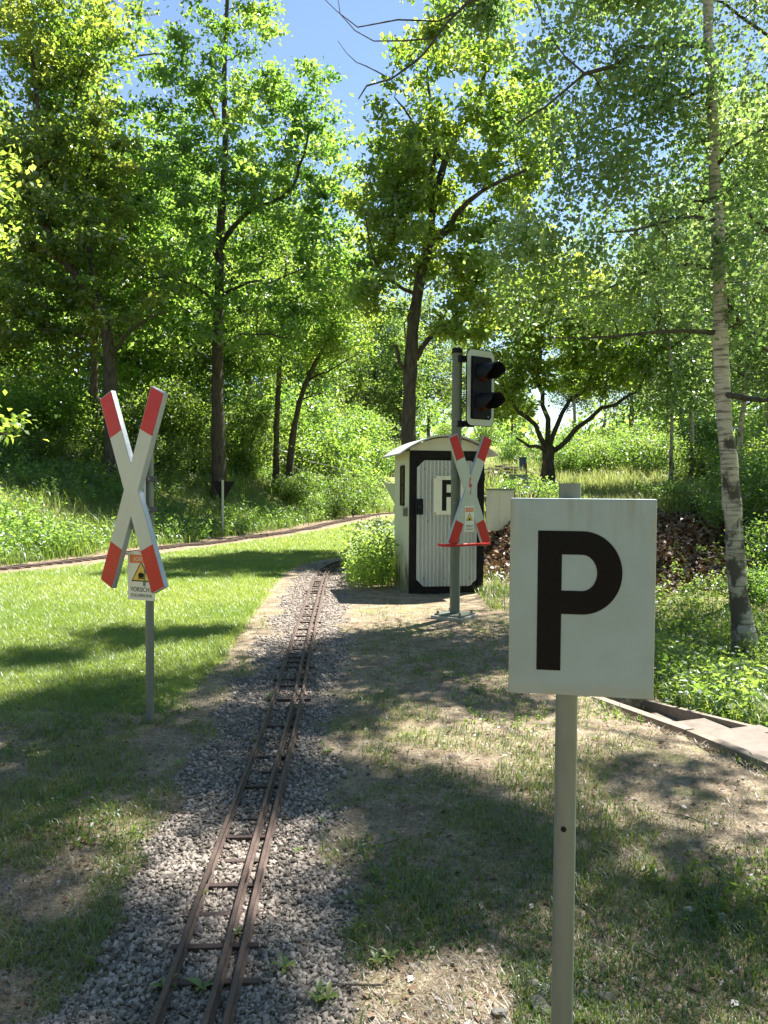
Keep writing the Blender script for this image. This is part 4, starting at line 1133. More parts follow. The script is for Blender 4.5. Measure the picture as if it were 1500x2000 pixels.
# low forked oak on the right
Y = 22.0; b = foot(1070, Y)
pa = [(np.vstack([b, pxs(Y, [(1070, 890), (1070, 870)])]), 0.19, 0.16),
      (pxs(Y, [(1070, 880), (1045, 830), (1010, 800), (985, 760), (960, 700)], -1), 0.085, 0.03),
      (pxs(Y, [(1070, 875), (1065, 800), (1050, 740), (1055, 680), (1040, 600)], 0.6), 0.085, 0.03),
      (pxs(Y, [(1072, 885), (1110, 860), (1150, 815), (1200, 790), (1245, 760), (1280, 700)], -0.8), 0.085, 0.03),
      (pxs(Y, [(1071, 890), (1080, 845), (1110, 790), (1150, 750), (1165, 690), (1180, 620)], 1.2), 0.085, 0.03),
      (pxs(Y, [(1069, 885), (1050, 872), (1030, 870), (1010, 855)], -1.2), 0.07, 0.03)]
lob = [ell(1010, 650, Y, 95, 95, 2.6), ell(1100, 590, Y, 130, 100, 2.8), ell(1200, 680, Y, 100, 90, 2.6), ell(990, 770, Y, 60, 50, 2.0), ell(1130, 710, Y, 110, 60, 2.4)]
make_tree('oak_tree', b, pa, lob, 250, 78, 0.138, L_OAKY, M_BARK, 'low spreading oak forking near the ground behind the P board', spread=0.32, flat=0.45, shell=0.38, seed=16)

# leaf clumps added out of view, set along sun rays to shade chosen ground
def shade_pads(spots):
    g = np.random.default_rng(3); out = [[], []]
    sx, sy, sz = sdir.x / sdir.z, sdir.y / sdir.z, 1.0
    axes = [(3.95, 8.5), (5.9, 6.6)]
    for px, py, r in spots:
        q = px_ground(px, py, 1.3, 20)
        best = None
        for k_, (ax, ay) in enumerate(axes):
            h = ((ax - q[0]) * sx + (ay - q[1]) * sy) / (sx * sx + sy * sy)
            h = float(np.clip(h, 8.2, 14.5)); d_ = math.hypot(q[0] + sx * h - ax, q[1] + sy * h - ay)
            if best is None or d_ < best[0]: best = (d_, k_, h)
        _, k_, h = best
        c = np.array([q[0] + sx * h, q[1] + sy * h, q[2] + h])
        for i in range(max(1, int(round(r * r * (25 if k_ == 0 else 12))))):
            a = g.random() * 6.283; rr2 = r * math.sqrt(g.random()) * .85
            out[k_].append(c + [math.cos(a) * rr2, math.sin(a) * rr2, g.normal() * .1])
    return [np.array(o) for o in out]
SHADE_PADS = shade_pads([(60, 1400, .6), (200, 1360, .5), (330, 1420, .45), (60, 1530, .5), (220, 1500, .45), (380, 1490, .35), (120, 1780, .25), (250, 1245, .5), (430, 1235, .4), (60, 1290, .4),
                 (520, 1330, .4), (620, 1300, .4), (560, 1400, .35), (500, 1515, .35), (620, 1540, .3), (690, 1400, .3), (760, 1260, .5), (900, 1290, .5), (800, 1330, .4), (960, 1370, .4), (780, 1540, .33), (900, 1570, .33),
                 (130, 1910, .3), (280, 1960, .3), (450, 1930, .25), (600, 1900, .3), (700, 1780, .26), (820, 1720, .3), (950, 1650, .35), (1000, 1800, .35), (1150, 1750, .35), (1300, 1850, .35), (1350, 1690, .3), (1230, 1920, .3), (1450, 1780, .3),
                 (1400, 1530, .28), (1250, 1480, .25), (40, 1700, .25)])
# the birch
Y = 8.6; b = px_ground(1457, 1290, 4, 14); Y = b[1]
pa = [(np.vstack([b, pxs(Y, [(1443, 1150), (1432, 1020), (1420, 880), (1409, 700), (1404, 520), (1397, 350), (1390, 200), (1383, 40), (1375, -150), (1372, -400), (1368, -700), (1366, -1000)])]), 0.125, 0.025),
      (pxs(Y, [(1388, 90), (1320, 85), (1240, 105), (1160, 140), (1080, 190), (1010, 250)], -1.2), 0.035, 0.010),
      (pxs(Y, [(1392, 165), (1340, 190), (1280, 215), (1200, 250), (1130, 260)], 1.0), 0.03, 0.008),
      (pxs(Y, [(1398, 430), (1330, 425), (1270, 440), (1200, 455)], -1.4), 0.028, 0.008),
      (pxs(Y, [(1402, 525), (1320, 525), (1250, 540), (1170, 570), (1110, 580)], 1.2), 0.03, 0.008),
      (pxs(Y, [(1406, 650), (1320, 645), (1240, 655), (1150, 662), (1070, 655)], -0.6), 0.03, 0.008),
      (pxs(Y, [(1400, 400), (1345, 395), (1290, 405)], 1.5), 0.022, 0.008),
      (pxs(Y, [(1412, 770), (1450, 775), (1500, 780), (1560, 770)], -0.8), 0.045, 0.02),
      (pxs(Y, [(1404, 560), (1440, 620), (1490, 680), (1550, 700), (1640, 690)], 0.8), 0.03, 0.01),
      (pxs(Y, [(1396, 330), (1440, 280), (1500, 250), (1580, 230)], -1.0), 0.025, 0.004),
      (pxs(Y, [(1380, -60), (1250, -100), (1100, -70), (1000, -30), (900, 20), (820, 100), (755, 150), (690, 192)], -1.2), 0.04, 0.006),
      (pxs(Y - .6, [(900, 20), (850, 42), (780, 40), (700, 45), (650, 25), (632, 0)], -0.5), 0.012, 0.003),
      (pxs(Y - .9, [(840, 75), (790, 78), (730, 78), (690, 60), (665, 30), (658, -20)], -0.3), 0.010, 0.003),
      (pxs(Y - 1.1, [(755, 150), (720, 130), (690, 115), (660, 80)], -0.2), 0.008, 0.003),
      (pxs(Y, [(1378, -150), (1300, -260), (1180, -300), (1050, -280)], -1.6), 0.035, 0.01),
      (pxs(Y, [(1376, -200), (1480, -320), (1600, -380)], -1.6), 0.035, 0.01),
      (pxs(Y, [(1372, -400), (1250, -520), (1150, -560)], 1.0), 0.03, 0.01),
      (pxs(Y, [(1372, -380), (1400, -480), (1430, -560)], -2.4), 0.03, 0.01),
      (pxs(Y, [(1370, -550), (1460, -660), (1560, -700)], 0.5), 0.03, 0.01)]
lob = [ell(1190, 330, Y, 180, 130, 1.1), ell(1120, 560, Y, 170, 85, 1.0), ell(1250, 160, Y, 190, 120, 1.4), ell(1010, 470, Y, 90, 90, 0.9), ell(1440, 320, Y, 120, 180, 1.3), ell(1280, 480, Y, 110, 80, 1.0), ell(1480, 560, Y, 90, 120, 1.0), ell(1500, 240, Y, 80, 80, .8),
       ell(1370, -250, Y, 360, 200, 2.6, .10), ell(1330, -560, Y, 400, 200, 2.9, .06), ell(1340, -850, Y, 330, 190, 2.6, .06), ell(1150, -120, Y, 200, 130, 1.8, .3), ell(1090, 130, Y, 90, 110, 1.0)]
make_tree('birch_tree', b, pa, lob, 360, 70, 0.056, L_BIRCH, M_BIRCH, 'slim white-barked birch with drooping twigs in the hollow by the steps', seed=17, spread=0.26, flat=0.8, hang=0.32, up=0.3, aspect=0.8, shell=0.5, dense=(0, 6.0), pads=SHADE_PADS[0])

# oak just left of the view, its outer twigs reach in
Y = 12.5; b = np.array([-9.2, Y, Hs(-9.2, Y)])
pa = [(np.vstack([b, b + [(.1, 0, 2.5), (.2, .1, 5), (.3, .2, 8)]]), 0.22, 0.05),
      (np.array([b + (.1, 0, 2.6), b + (1.4, -.2, 2.5), b + (2.6, -.3, 2.1), b + (3.2, -.3, 1.9)]), 0.06, 0.012),
      (np.array([b + (.2, 0, 4.6), b + (1.4, 0, 5.6), b + (2.4, -.2, 6.3)]), 0.07, 0.012)]
lob = [(b + np.array([2.9, -.3, 1.95]), np.array([.55, .9, .4])), (b + np.array([2.2, 0, 6.2]), np.array([1.2, 1.6, 1.3])), (b + np.array([0, 0, 7.5]), np.array([2.2, 2.4, 2.2])), (b + np.array([1.0, .5, 3.9]), np.array([1.2, 1.5, .8]))]
make_tree('oak_tree', b, pa, lob, 170, 70, 0.11, L_OAKY, M_BARK, 'bright-leaved oak branch tips reaching in beside the far track', seed=18, spread=0.36)

# unseen oak added right of the view to throw shade across the foreground
b = np.array([6.3, 6.6, Hs(6.3, 6.6)])
pa = [(b + np.array([(0, 0, 0), (.1, 0, 3), (-.2, .1, 6), (-.1, .2, 9), (-.3, .2, 12)]), 0.2, 0.04)]
for h_, ax, ay in ((6.5, -2.2, -.8), (7.2, 1.5, -1.6), (8, -1.9, 1.4), (9, -2.3, -.6), (9.5, 1.2, 1.4), (10.5, -1.6, -1.5), (8.5, .3, -2.3)):
    pa.append((np.array([b + (0, 0, h_), b + (ax * .5, ay * .5, h_ + .5), b + (ax, ay, h_ + .7)]), .06, .012))
lob = [(b + np.array([-.6, -.3, 8.0]), np.array([2.7, 2.7, 1.1])), (b + np.array([-.6, 0, 10.2]), np.array([2.5, 2.5, 1.3])), (b + np.array([-.3, .2, 12.2]), np.array([1.6, 1.6, 1.0]))]
make_tree('oak_tree', b, pa, lob, 8, 120, 0.10, L_OAK, M_BARK, 'dense unseen oak added over the steps to shade the turf around the P board', seed=29, spread=0.5, flat=0.5, shell=0.6, dense=(0, 1.0), pads=SHADE_PADS[1])

# extra birches added right of the view to shade the foreground
for k, (X, Y, s) in enumerate(((9.6, 8.6, 1.0), (6.6, 12.8, 1.05))):
    b = np.array([X, Y, Hs(X, Y)])
    pa = [(b + np.array([(0, 0, 0), (.1, 0, 3), (-.1, .1, 6), (.1, .2, 9), (0, .2, 12.5)]) * s, 0.15, 0.03)]
    for h_, ax, ay in ((5, -1.9, -.8), (6, 1.5, -1.2), (7, -1.6, 1.2), (8, -2.0, -.4), (9, 1.2, 1.4), (10, -1.2, -1.2), (5.5, .4, -2)):
        pa.append((np.array([b + (0, 0, h_ * s), b + (ax * .5 * s, ay * .5 * s, (h_ + .6) * s), b + (ax * s, ay * s, (h_ + .8) * s)]), .04, .01))
    lob = [(b + np.array([0, 0, 6.2]) * s, np.array([2.4, 2.4, 1.8]) * s), (b + np.array([0, 0, 9.2]) * s, np.array([2.2, 2.2, 2.4]) * s), (b + np.array([0, 0, 11.8]) * s, np.array([1.2, 1.2, 1.3]) * s)]
    make_tree('birch_tree', b, pa, lob, 230, 62, 0.07, L_BIRCH, M_BIRCH, ['unseen young birch added beyond the steps for its shade', 'extra birch added for shade on the litter slope behind the white-barked birch'][k], seed=30 + k, spread=0.36, flat=0.8, hang=0.5, up=0.3, aspect=0.8)

# ---- generic background trees: a few kinds, copied
def variant(name, h, cr, lobes, ncl, per, leaf, lm, bm, seed, r0=0.16, spread=0.6, hang=0.0, trunk_x=0.4):
    g = np.random.default_rng(seed)
    b = np.zeros(3)
    tx = g.normal(size=(5, 2)) * trunk_x * 0.35
    main = np.array([(0, 0, 0)] + [(tx[i, 0] * (i + 1) / 3, tx[i, 1] * (i + 1) / 3, h * (i + 1) / 5.4) for i in range(5)])
    pa = [(main, r0, 0.03)]
    for i in range(8):
        z0 = h * (0.30 + 0.07 * i); a = i * 2.4 + g.random(); L_ = cr * g.uniform(0.6, 0.95) * (1 - 0.05 * i)
        s = np.array([np.interp(z0, main[:, 2], main[:, 0]), np.interp(z0, main[:, 2], main[:, 1]), z0])
        pa.append((np.array([s, s + [math.cos(a) * L_ * .5, math.sin(a) * L_ * .5, L_ * .28], s + [math.cos(a) * L_, math.sin(a) * L_, L_ * .42]]), r0 * 0.38, 0.015))
    lb = [(np.array(c, float), np.array(r, float)) for c, r in lobes]
    return make_tree(name, b, pa, lb, ncl, per, leaf, lm, bm, 'x y z w', seed=seed, spread=spread, hang=hang, sides=9)
T_OAK = variant('oak_tree', 15, 3.6, [((0, 0, 7), (3.4, 3.4, 2.6)), ((1.2, .4, 10.5), (2.8, 2.8, 2.6)), ((-1.2, -.6, 11), (2.6, 2.6, 2.8)), ((0, 0, 14), (1.8, 1.8, 1.8)), ((0, 0, 4.6), (2.8, 2.8, 1.0))], 300, 62, 0.19, L_OAK, M_BARK, 41, spread=0.7)
T_ASH = variant('ash_tree', 16, 3.2, [((0, 0, 8), (2.8, 2.8, 3.4)), ((.6, .4, 12), (2.3, 2.3, 2.6)), ((-.8, .5, 5.2), (2.6, 2.6, 1.4))], 230, 58, 0.18, L_BUSH, M_BARK2, 42, spread=0.65)
T_BIRCH = variant('young_birch', 11, 2.0, [((0, 0, 6), (1.8, 1.8, 2.8)), ((.2, 0, 9), (1.3, 1.3, 2.0)), ((0, 0, 3.6), (1.5, 1.5, 1.0))], 150, 46, 0.115, L_BIRCH, M_BIRCH, 43, r0=0.07, spread=0.5, hang=0.5)
def bush(name, r, h, ncl, per, leaf, lm, seed):
    g = np.random.default_rng(seed); pa = []
    for i in range(6):
        a = i * 1.05 + g.random() * .5; L_ = r * g.uniform(.4, .8)
        pa.append((np.array([(0.04 * math.cos(a), 0.04 * math.sin(a), 0), (math.cos(a) * L_ * .45, math.sin(a) * L_ * .45, h * .45), (math.cos(a) * L_, math.sin(a) * L_, h * .8)]), 0.025, 0.006))
    lb = [(np.array([0, 0, h * .5]), np.array([r, r, h * .45])), (np.array([r * .4, r * .2, h * .75]), np.array([r * .6, r * .6, h * .3])), (np.array([-r * .4, -r * .3, h * .4]), np.array([r * .7, r * .7, h * .35]))]
    return make_tree(name, (0, 0, 0), pa, lb, ncl, per, leaf, lm, M_BARK2, 'x y z w', 'bush', seed=seed, spread=0.28 * r, flare=False)
B_A = bush('leafy_bush', 1.3, 2.2, 110, 44, 0.095, L_BUSH, 51)
B_B = bush('hazel_bush', 1.6, 3.2, 140, 44, 0.12, L_OAK, 52)
B_C = bush('bramble_bush', 1.0, 1.0, 70, 40, 0.075, L_BUSH, 53)
# spruce
def spruce():
    e = empty('spruce_tree', (0, 0, 0), 0, 'x y z w', 'tree')
    g = np.random.default_rng(61); h = 17.0
    v, f = tube_vf([(0, 0, -.3), (0, 0, h * .5), (0, 0, h)], [.2, .12, .02], 8)
    MB().add(v, f).build('trunk', M_BARK, e, True)
    pts = []
    for z in np.arange(1.5, h, 0.33):
        r = 2.9 * (1 - z / h) ** 0.85 + .15
        for a in np.linspace(0, 6.28, max(4, int(r * 4.5)), endpoint=False) + g.random() * 6:
            L_ = r * g.uniform(.75, 1.1); n_ = int(26 * L_) + 4
            t = g.random(n_) ** .7
            q = np.stack([np.cos(a) * L_ * t, np.sin(a) * L_ * t, z - .35 * L_ * t ** 1.5 + .0 * t], -1) + g.normal(size=(n_, 3)) * [.1, .1, .06]
            pts.append(q)
    q = np.vstack(pts)
    V, Fq, rr = leaf_arrays(q, 0.2 * g.uniform(.7, 1.3, len(q)), up=.6, aspect=.3, droop=.5, g=g)
    link('crown', np_mesh('crown', V, [Fq], {'rnd': rr}), L_SPRUCE, e)
    return e
S_A = spruce()
USED = set()
def place(proto, x, y, s, rz, label, group, cat=None, sz=None, tilt=0.0):
    if id(proto) in USED: o = copy_tree(proto)
    else: o = proto; USED.add(id(proto))
    o.location = (x, y, Hs(x, y) - 0.05); o.scale = (s, s, s * (sz or 1)); o.rotation_euler = (tilt, 0, rz)
    o['label'] = label; o['group'] = group
    return o
PL = []
rr_ = random.Random(5)
OWN = {
    (1310, 21): 'thin young birch stem at the meadow edge, a little in front of its twin',
    (1346, 22): 'thin young birch stem at the meadow edge, a little behind its twin',
    (1440, 18): 'young birch close behind the trunk of the white-barked birch',
    (185, 27): 'slender ash directly behind the crooked leaning oak',
    (480, 33): 'slender ash between the straight oak and the paired stems',
    (480, 28.5): 'small leafy bush on the bank some way behind the black triangle board',
    (560, 27.8): 'small leafy bush at the foot of the paired stems',
    (655, 28.5): 'light green bush where the bank ends at the bend of the far track',
    (250, 24.6): 'leafy bush on the bank at the foot of the crooked oak',
    (370, 26.4): 'leafy bush on the bank beside the foot of the straight oak',
    (-10, 20.5): 'sunlit bush on the bank under the reaching oak twigs',
    (735, 38): 'leafy bush before the spruces in the gap past the hut',
    (620, 31): 'hazel bush behind the paired stems on the bank',
    (290, 26.5): 'hazel bush behind the crossing sign, between the crooked and the straight oak',
    (480, 29): 'hazel bush by the wire fence behind the straight oak',
    (1180, 27): 'leafy bush past the spreading limbs of the low forked oak',
    (1390, 22): 'leafy bush behind the twin young birch stems',
    (1450, 17): 'leafy bush on the slope behind the white-barked birch',
    (1040, 17.2): 'bramble bush beside the concrete pillar and the barrier tape',
    (1075, 17.8): 'bramble bush in front of the low forked oak',
    (1500, 9.8): 'small bramble in the hollow near the foot of the white-barked birch',
    (335, 33): 'broad oak standing behind the straight-stemmed oak',
    (782, 52): 'leafy ash far behind the hut, seen past the trunk of the hut oak',
    (835, 58): 'leafy ash far behind the crossing signal post',
    (755, 64): 'leafy ash beside the spruces in the gap past the hut',
    (738, 58): 'tall grey-green spruce in the gap past the hut, foremost of its group',
}
def pp(proto, px, Y, s, label, group, sz=None):
    label = OWN.get((px, Y), label)
    x_ = ray(px, 950)[0] * Y
    place(proto, x_, Y, s, rr_.uniform(0, 6.28), label, group, sz=sz, tilt=rr_.uniform(-.04, .04))
# woods behind the bank, left
lab = ('broad oak in the woods behind the bank', 'oaks in the woods on the left')
for px, Y, s in ((335, 33, .9), (-60, 30, 1.0), (20, 38, 1.1), (250, 40, 1.1), (560, 41, 0.95), (-180, 25, .9), (-140, 36, 1.15), (360, 46, 1.25), (150, 47, 1.3), (520, 52, 1.15), (-40, 50, 1.3), (640, 54, 1.0)):
    pp(T_OAK, px, Y, s, *lab)
lab = ('slender ash among the oaks behind the bank', 'ash trees in the woods on the left')
for px, Y, s in ((185, 27, 1.2), (480, 33, .9), (60, 33, 1.0), (300, 41, 1.1), (610, 44, .8), (-90, 33, 1.0), (680, 62, .8)):
    pp(T_ASH, px, Y, s, *lab)
lab = ('tall grey-green spruce standing in the gap behind the far track', 'spruces beyond the far track')
for px, Y, s in ((738, 58, 1.05), (705, 70, 1.1), (772, 72, 1.0)): pp(S_A, px, Y, s, *lab)
lab = ('hazel bush in the shade under the oaks behind the bank', 'hazel bushes under the oaks')
for px, Y, s in ((20, 24, .9), (110, 26, 1.0), (290, 26.5, 1.0), (350, 28, 1.0), (480, 29, .9), (620, 31, 1.0), (660, 33, 1.1), (590, 34, 1.1), (-70, 22, 1.0), (400, 31, 1.2), (200, 30, 1.2), (50, 30, 1.3), (720, 42, 1.1), (690, 38, 1.1), (520, 36, 1.3), (300, 33, 1.3), (130, 34, 1.3), (-20, 27, 1.1)):
    pp(B_B, px, Y, s, *lab)
lab = ('light green leafy bush along the top of the grassy bank', 'bushes along the bank')
for px, Y, s in ((655, 28.5, .8), (690, 31, .8), (715, 34, .9), (600, 28.5, .7), (560, 27.8, .45), (480, 28.5, .5), (370, 26.4, .5), (320, 25, .7), (250, 24.6, .6), (80, 23, .7), (-10, 20.5, .7), (160, 24, .6), (735, 38, .9), (760, 44, 1.0), (625, 27.5, .5)):
    pp(B_A, px, Y, s, *lab)
lab = ('broad oak added in the unseen woods behind the photographer to cut fill light', 'oaks behind the viewpoint')  # unseen oaks, added behind the camera to dim fill light and reflections
for X_, Y_, s_2 in ((-5.5, -7, .8), (4.5, -8, .85), (-12, -4, .9), (11, -3, .8), (0, -14, 1.0), (-8, -13, 1.0), (9, -12, 1.0)):
    place(T_OAK, X_, Y_, s_2, X_, *lab)
# right side
lab = ('young pale birch in the trees beyond the meadow', 'young birches beyond the meadow')
for px, Y, s in ((1310, 21, .85), (1346, 22, .9), (1240, 38, 1.1), (1425, 32, 1.1), (1500, 23, 1.1), (1440, 18, .95), (1180, 44, 1.1), (1300, 46, 1.3), (1580, 26, 1.2), (1120, 38, 1.1), (1490, 33, 1.3), (1360, 40, 1.4), (1560, 17, 1.0)):
    pp(T_BIRCH, px, Y, s, *lab)
lab = ('larger leafy ash closing the view beyond the meadow', 'ash trees beyond the meadow')
for px, Y, s in ((1230, 48, 1.0), (1420, 46, 1.05), (1560, 40, 1.0), (1330, 58, 1.1), (1120, 60, .85), (1000, 70, .8), (900, 62, .75), (782, 52, .9), (835, 58, .95), (755, 64, .9), (1480, 58, 1.2), (1650, 52, 1.2)):
    pp(T_ASH, px, Y, s, *lab)
lab = ('leafy bush at the edge of the meadow beyond the P board', 'bushes by the meadow')
for px, Y, s in ((1180, 27, .7), (1245, 27.5, .8), (1130, 28, .8), (1290, 26, .8), (1100, 26.5, .7), (1215, 33, 1.1), (1160, 35, 1.1), (1390, 22, .8), (1450, 17, .7), (1500, 14.5, .7), (1480, 20, 1.0), (1555, 18, 1.0), (1090, 32, 1.0), (1330, 30, 1.2), (1420, 30, 1.3), (1540, 24, 1.3), (1000, 38, .9), (950, 45, .9), (880, 40, .8)):
    pp(B_A, px, Y, s, *lab)
lab = ('low bramble bush on the leaf-littered slope by the birches', 'brambles on the slope')
for px, Y, s in ((1040, 17.2, .8), (1075, 17.8, .7), (1480, 11.5, .6), (1440, 14.2, .7), (1500, 9.8, .5), (1380, 16, .8), (1520, 12.8, .8), (1310, 17.5, .7)):
    pp(B_C, px, Y, s, *lab)

# far wood and hills closing the horizon
g = np.random.default_rng(71)
q = []
for k in range(150):
    a = R(-75 + 150 * g.random()); d = g.uniform(95, 170)
    cx_, cy_ = math.sin(a) * d, math.cos(a) * d
    z = Hs(cx_, cy_); r = g.uniform(3.5, 6)
    u = unit(g.normal(size=(260, 3))) * (g.random((260, 1)) ** .35) * [r, r, r * 1.1] + [cx_, cy_, z + r * .9]
    q.append(u)
q = np.vstack(q)
V, Fq, rr = leaf_arrays(q, g.uniform(.7, 1.4, len(q)), up=.8, g=g)
tag(link('distant_wood', np_mesh('distant_wood', V, [Fq], {'rnd': rr}), L_OAK), 'distant green wood closing the horizon', 'wood', kind='stuff')

# ------------------------------------------------------------------ herbs on bank, meadow, dip
def herbs(name, x, y, h, leaf, mat, label, cat, per=12, wide=0.3, rndb=None):
    """upright leafy plants: leaves set round a stem"""
    n = len(x); z = H(x, y)
    t = rng.random((n, per)) ** 0.8
    an = rng.random((n, per)) * 6.283
    rad = wide * h[:, None] * (1.1 - t) * rng.random((n, per))
    lean = rng.normal(size=(n, 2)) * 0.18
    p = np.stack([x[:, None] + rad * np.cos(an) + lean[:, :1] * h[:, None] * t, y[:, None] + rad * np.sin(an) + lean[:, 1:] * h[:, None] * t, z[:, None] + h[:, None] * (0.12 + 0.88 * t)], -1).reshape(-1, 3)
    out = np.stack([np.cos(an), np.sin(an), np.zeros_like(an)], -1).reshape(-1, 3) * 1.5
    V, Fq, rr = leaf_arrays(p, leaf * rng.uniform(.6, 1.3, len(p)), up=.7, aspect=.45, outward=out)
    r2 = np.clip(.5 * rr + .5 * np.repeat(np.repeat(vnoise(x, y, 91), per), 4), 0, 1)
    # stems
    s0 = np.stack([x, y, z], -1); s1 = np.stack([x + lean[:, 0] * h, y + lean[:, 1] * h, z + h], -1)
    w = np.array([0.004, 0.001, 0])
    SV = np.stack([s0 - w, s0 + w, s1], 1).reshape(-1, 3)
    SF = np.arange(n * 3).reshape(n, 3) + len(V)
    return tag(link(name, np_mesh(name, np.vstack([V, SV]), [Fq, SF], {'rnd': np.concatenate([r2, np.full(n * 3, .3)])}), mat), label, cat, kind='stuff')
# bank
def bank_pts(n, d0, d1):
    x, y = sample(n, 11.0, 36, 1.0, 0.6, 2.5, -30, 2.5)
    d = signed_dist(x, y, TRACK_B)
    k = (d > d0) & (d < d1)
    return x[k], y[k], d[k]
x, y, d = bank_pts(120000, 0.4, 8.5)
pz_ = fbm(x * .8, y * .8, 81); k = rng.random(len(x)) < ss(.2, .45, pz_) * (1 - .5 * ss(5.5, 8, d)) * ss(.3, 1.0, d)
x, y, d = x[k], y[k], d[k]
n = len(x)
hh = (0.14 + 0.34 * rng.random(n)) * (0.6 + 0.8 * vnoise(x * .9, y * .9, 83))
tag(link('bank_grass', blades_mesh('bank_grass', x, y, hh, 0.006 + .006 * rng.random(n), .15 + .7 * rng.random(n), rnd=np.clip(.5 * rng.random(n) + .5 * vnoise(x, y, 84), 0, 1)), L_GRASS), 'long rough grass covering the bank behind the far track', 'grass', kind='stuff')
x, y, d = bank_pts(27000, 0.7, 9.0)
k = rng.random(len(x)) < ss(.4, .55, fbm(x * .6 + 9, y * .6, 85)) * .75 + .1
x, y = x[k], y[k]
herbs('bank_herbs', x, y, .25 + .4 * rng.random(len(x)), .085, L_BUSH, 'leafy nettles and herbs growing among the bank grass', 'herbs', 13)
# pale herbs left of the hut
x = rng.uniform(-0.75, 0.35, 900); y = rng.uniform(11.2, 15.2, 900)
k = (np.abs(signed_dist(x, y, TRACK_A)) > .45) & ~in_shed(x, y, .05) & (x > -0.62 + (y - 11.2) * 0.06) & (rng.random(900) < .8)
x, y = x[k], y[k]; hh = .4 + .5 * rng.random(len(x))
herbs('pale_herbs', x, y, hh, .07, leafmat('pale_herb_leaf', (.09, .16, .035), (.19, .26, .07), (.34, .52, .05), (.58, .68, .14), .5), 'tall pale green weeds crowding the side of the hut', 'weeds', 30, .16)
q = np.stack([x, y, H(x, y) + hh * .98], -1).repeat(4, 0) + rng.normal(size=(len(x) * 4, 3)) * [.035, .035, .03]
V, Fq, rr = leaf_arrays(q, .03 * rng.uniform(.6, 1.3, len(q)), up=1.2, aspect=.9)
tag(link('white_flower_heads', np_mesh('white_flower_heads', V, [Fq], {'rnd': rr}), L_FLOWER), 'tiny white flowers topping the weeds beside the hut', 'flowers', kind='stuff')
# meadow right
x, y = sample(55000, 15, 34, 1.0, .62, 2, 1.8, 24)
k = rng.random(len(x)) < ss(.25, .45, fbm(x * .5, y * .5, 86)) * ss(15.5, 17.5, y)
x, y = x[k], y[k]; n = len(x)
tag(link('meadow_grass', blades_mesh('meadow_grass', x, y, (.35 + .45 * rng.random(n)) * (.5 + .7 * vnoise(x * .4, y * .4, 87)), .007 + .006 * rng.random(n), .1 + .5 * rng.random(n)), L_MEADOW), 'tall seeding meadow grass on the rise behind the P board', 'grass', kind='stuff')
# dip below the steps and foot of the slope
x, y = sample(60000, 4.2, 13.0, 1.2, .6, 1.5, 1.3, 12)
e = x - edge_x(y)
k = (rng.random(len(x)) < ss(.3, .5, fbm(x * 1.1, y * 1.1, 88))) & ((e > .0) | (y > 9)) & ~in_stairs(x, y) & ~in_shed(x, y, .1) & (rng.random(len(x)) < (1 - .8 * m_litter(x, y)))
x, y = x[k], y[k]; n = len(x)
tag(link('rough_grass', blades_mesh('rough_grass', x, y, (.06 + .2 * rng.random(n) ** 1.5), .003 + .003 * rng.random(n), .2 + .9 * rng.random(n)), L_GRASS), 'rough grass in the hollow round the foot of the birch', 'grass', kind='stuff')
x, y = sample(9000, 4.6, 16.0, 1.1, .6, 1.5, 1.5, 12)
e = x - edge_x(y)
k = (rng.random(len(x)) < .55 * ss(.35, .6, fbm(x * .9 + 4, y * .9, 89)) * (1 - .85 * m_litter(x, y))) & (e > .1) & ~in_stairs(x, y) & ~in_shed(x, y, .15)
x, y = x[k], y[k]
herbs('hollow_herbs', x, y, .12 + .3 * rng.random(len(x)) ** 1.5, .06, L_BUSH, 'ivy and low leafy herbs in the hollow by the birch', 'herbs', 14, .4)
# low clover and broadleaf weeds in the turf
x, y = sample(16000, 1.3, 8.5, 1.3, .5, .6)
k = (rng.random(len(x)) < .75 * ss(.5, .65, fbm(x * 1.4 + 7, y * 1.4, 92))) & (m_ballast(x, y) < .3) & ~in_stairs(x, y)
x, y = x[k], y[k]
herbs('clover', x, y, .02 + .035 * rng.random(len(x)), .022, L_BUSH, 'low clover and broad leaved weeds in the turf', 'clover', 7, .9)

# ------------------------------------------------------------------ single sprouts and stones
def sprout(seed):
    g = np.random.default_rng(seed); e = empty('weed_sprout', (0, 0, 0), 0, 'small green weed sprout rooted in the track gravel', 'weed', 'weed sprouts in the track gravel')
    n_ = 6
    for i in range(n_):
        a = i * 1.05 + g.random() * .6; L_ = g.uniform(.028, .05); w = L_ * .17; up_ = g.uniform(.5, 1.2)
        d = np.array([math.cos(a), math.sin(a), 0]); s = np.array([-d[1], d[0], 0]); U = np.array([0, 0, 1])
        c = [d * L_ * t + U * L_ * (up_ * t - .55 * up_ * t * t) for t in (0, .35, .7, 1)]
        ww = (0.25 * w, w, .85 * w, 0.05 * w)
        V = []
        for q_, w_2 in zip(c, ww): V += [q_ - s * w_2 + U * w_2 * .4, q_, q_ + s * w_2 + U * w_2 * .4]
        f = []
        for k_ in range(3):
            b_ = k_ * 3; f += [(b_, b_ + 1, b_ + 4, b_ + 3), (b_ + 1, b_ + 2, b_ + 5, b_ + 4)]
        me = np_mesh('leaf', np.array(V), [np.array(f)], {'rnd': np.full(len(V), g.random())}, True)
        link('leaf', me, L_LAWN, e)
    return e
protos = [sprout(101), sprout(102)]
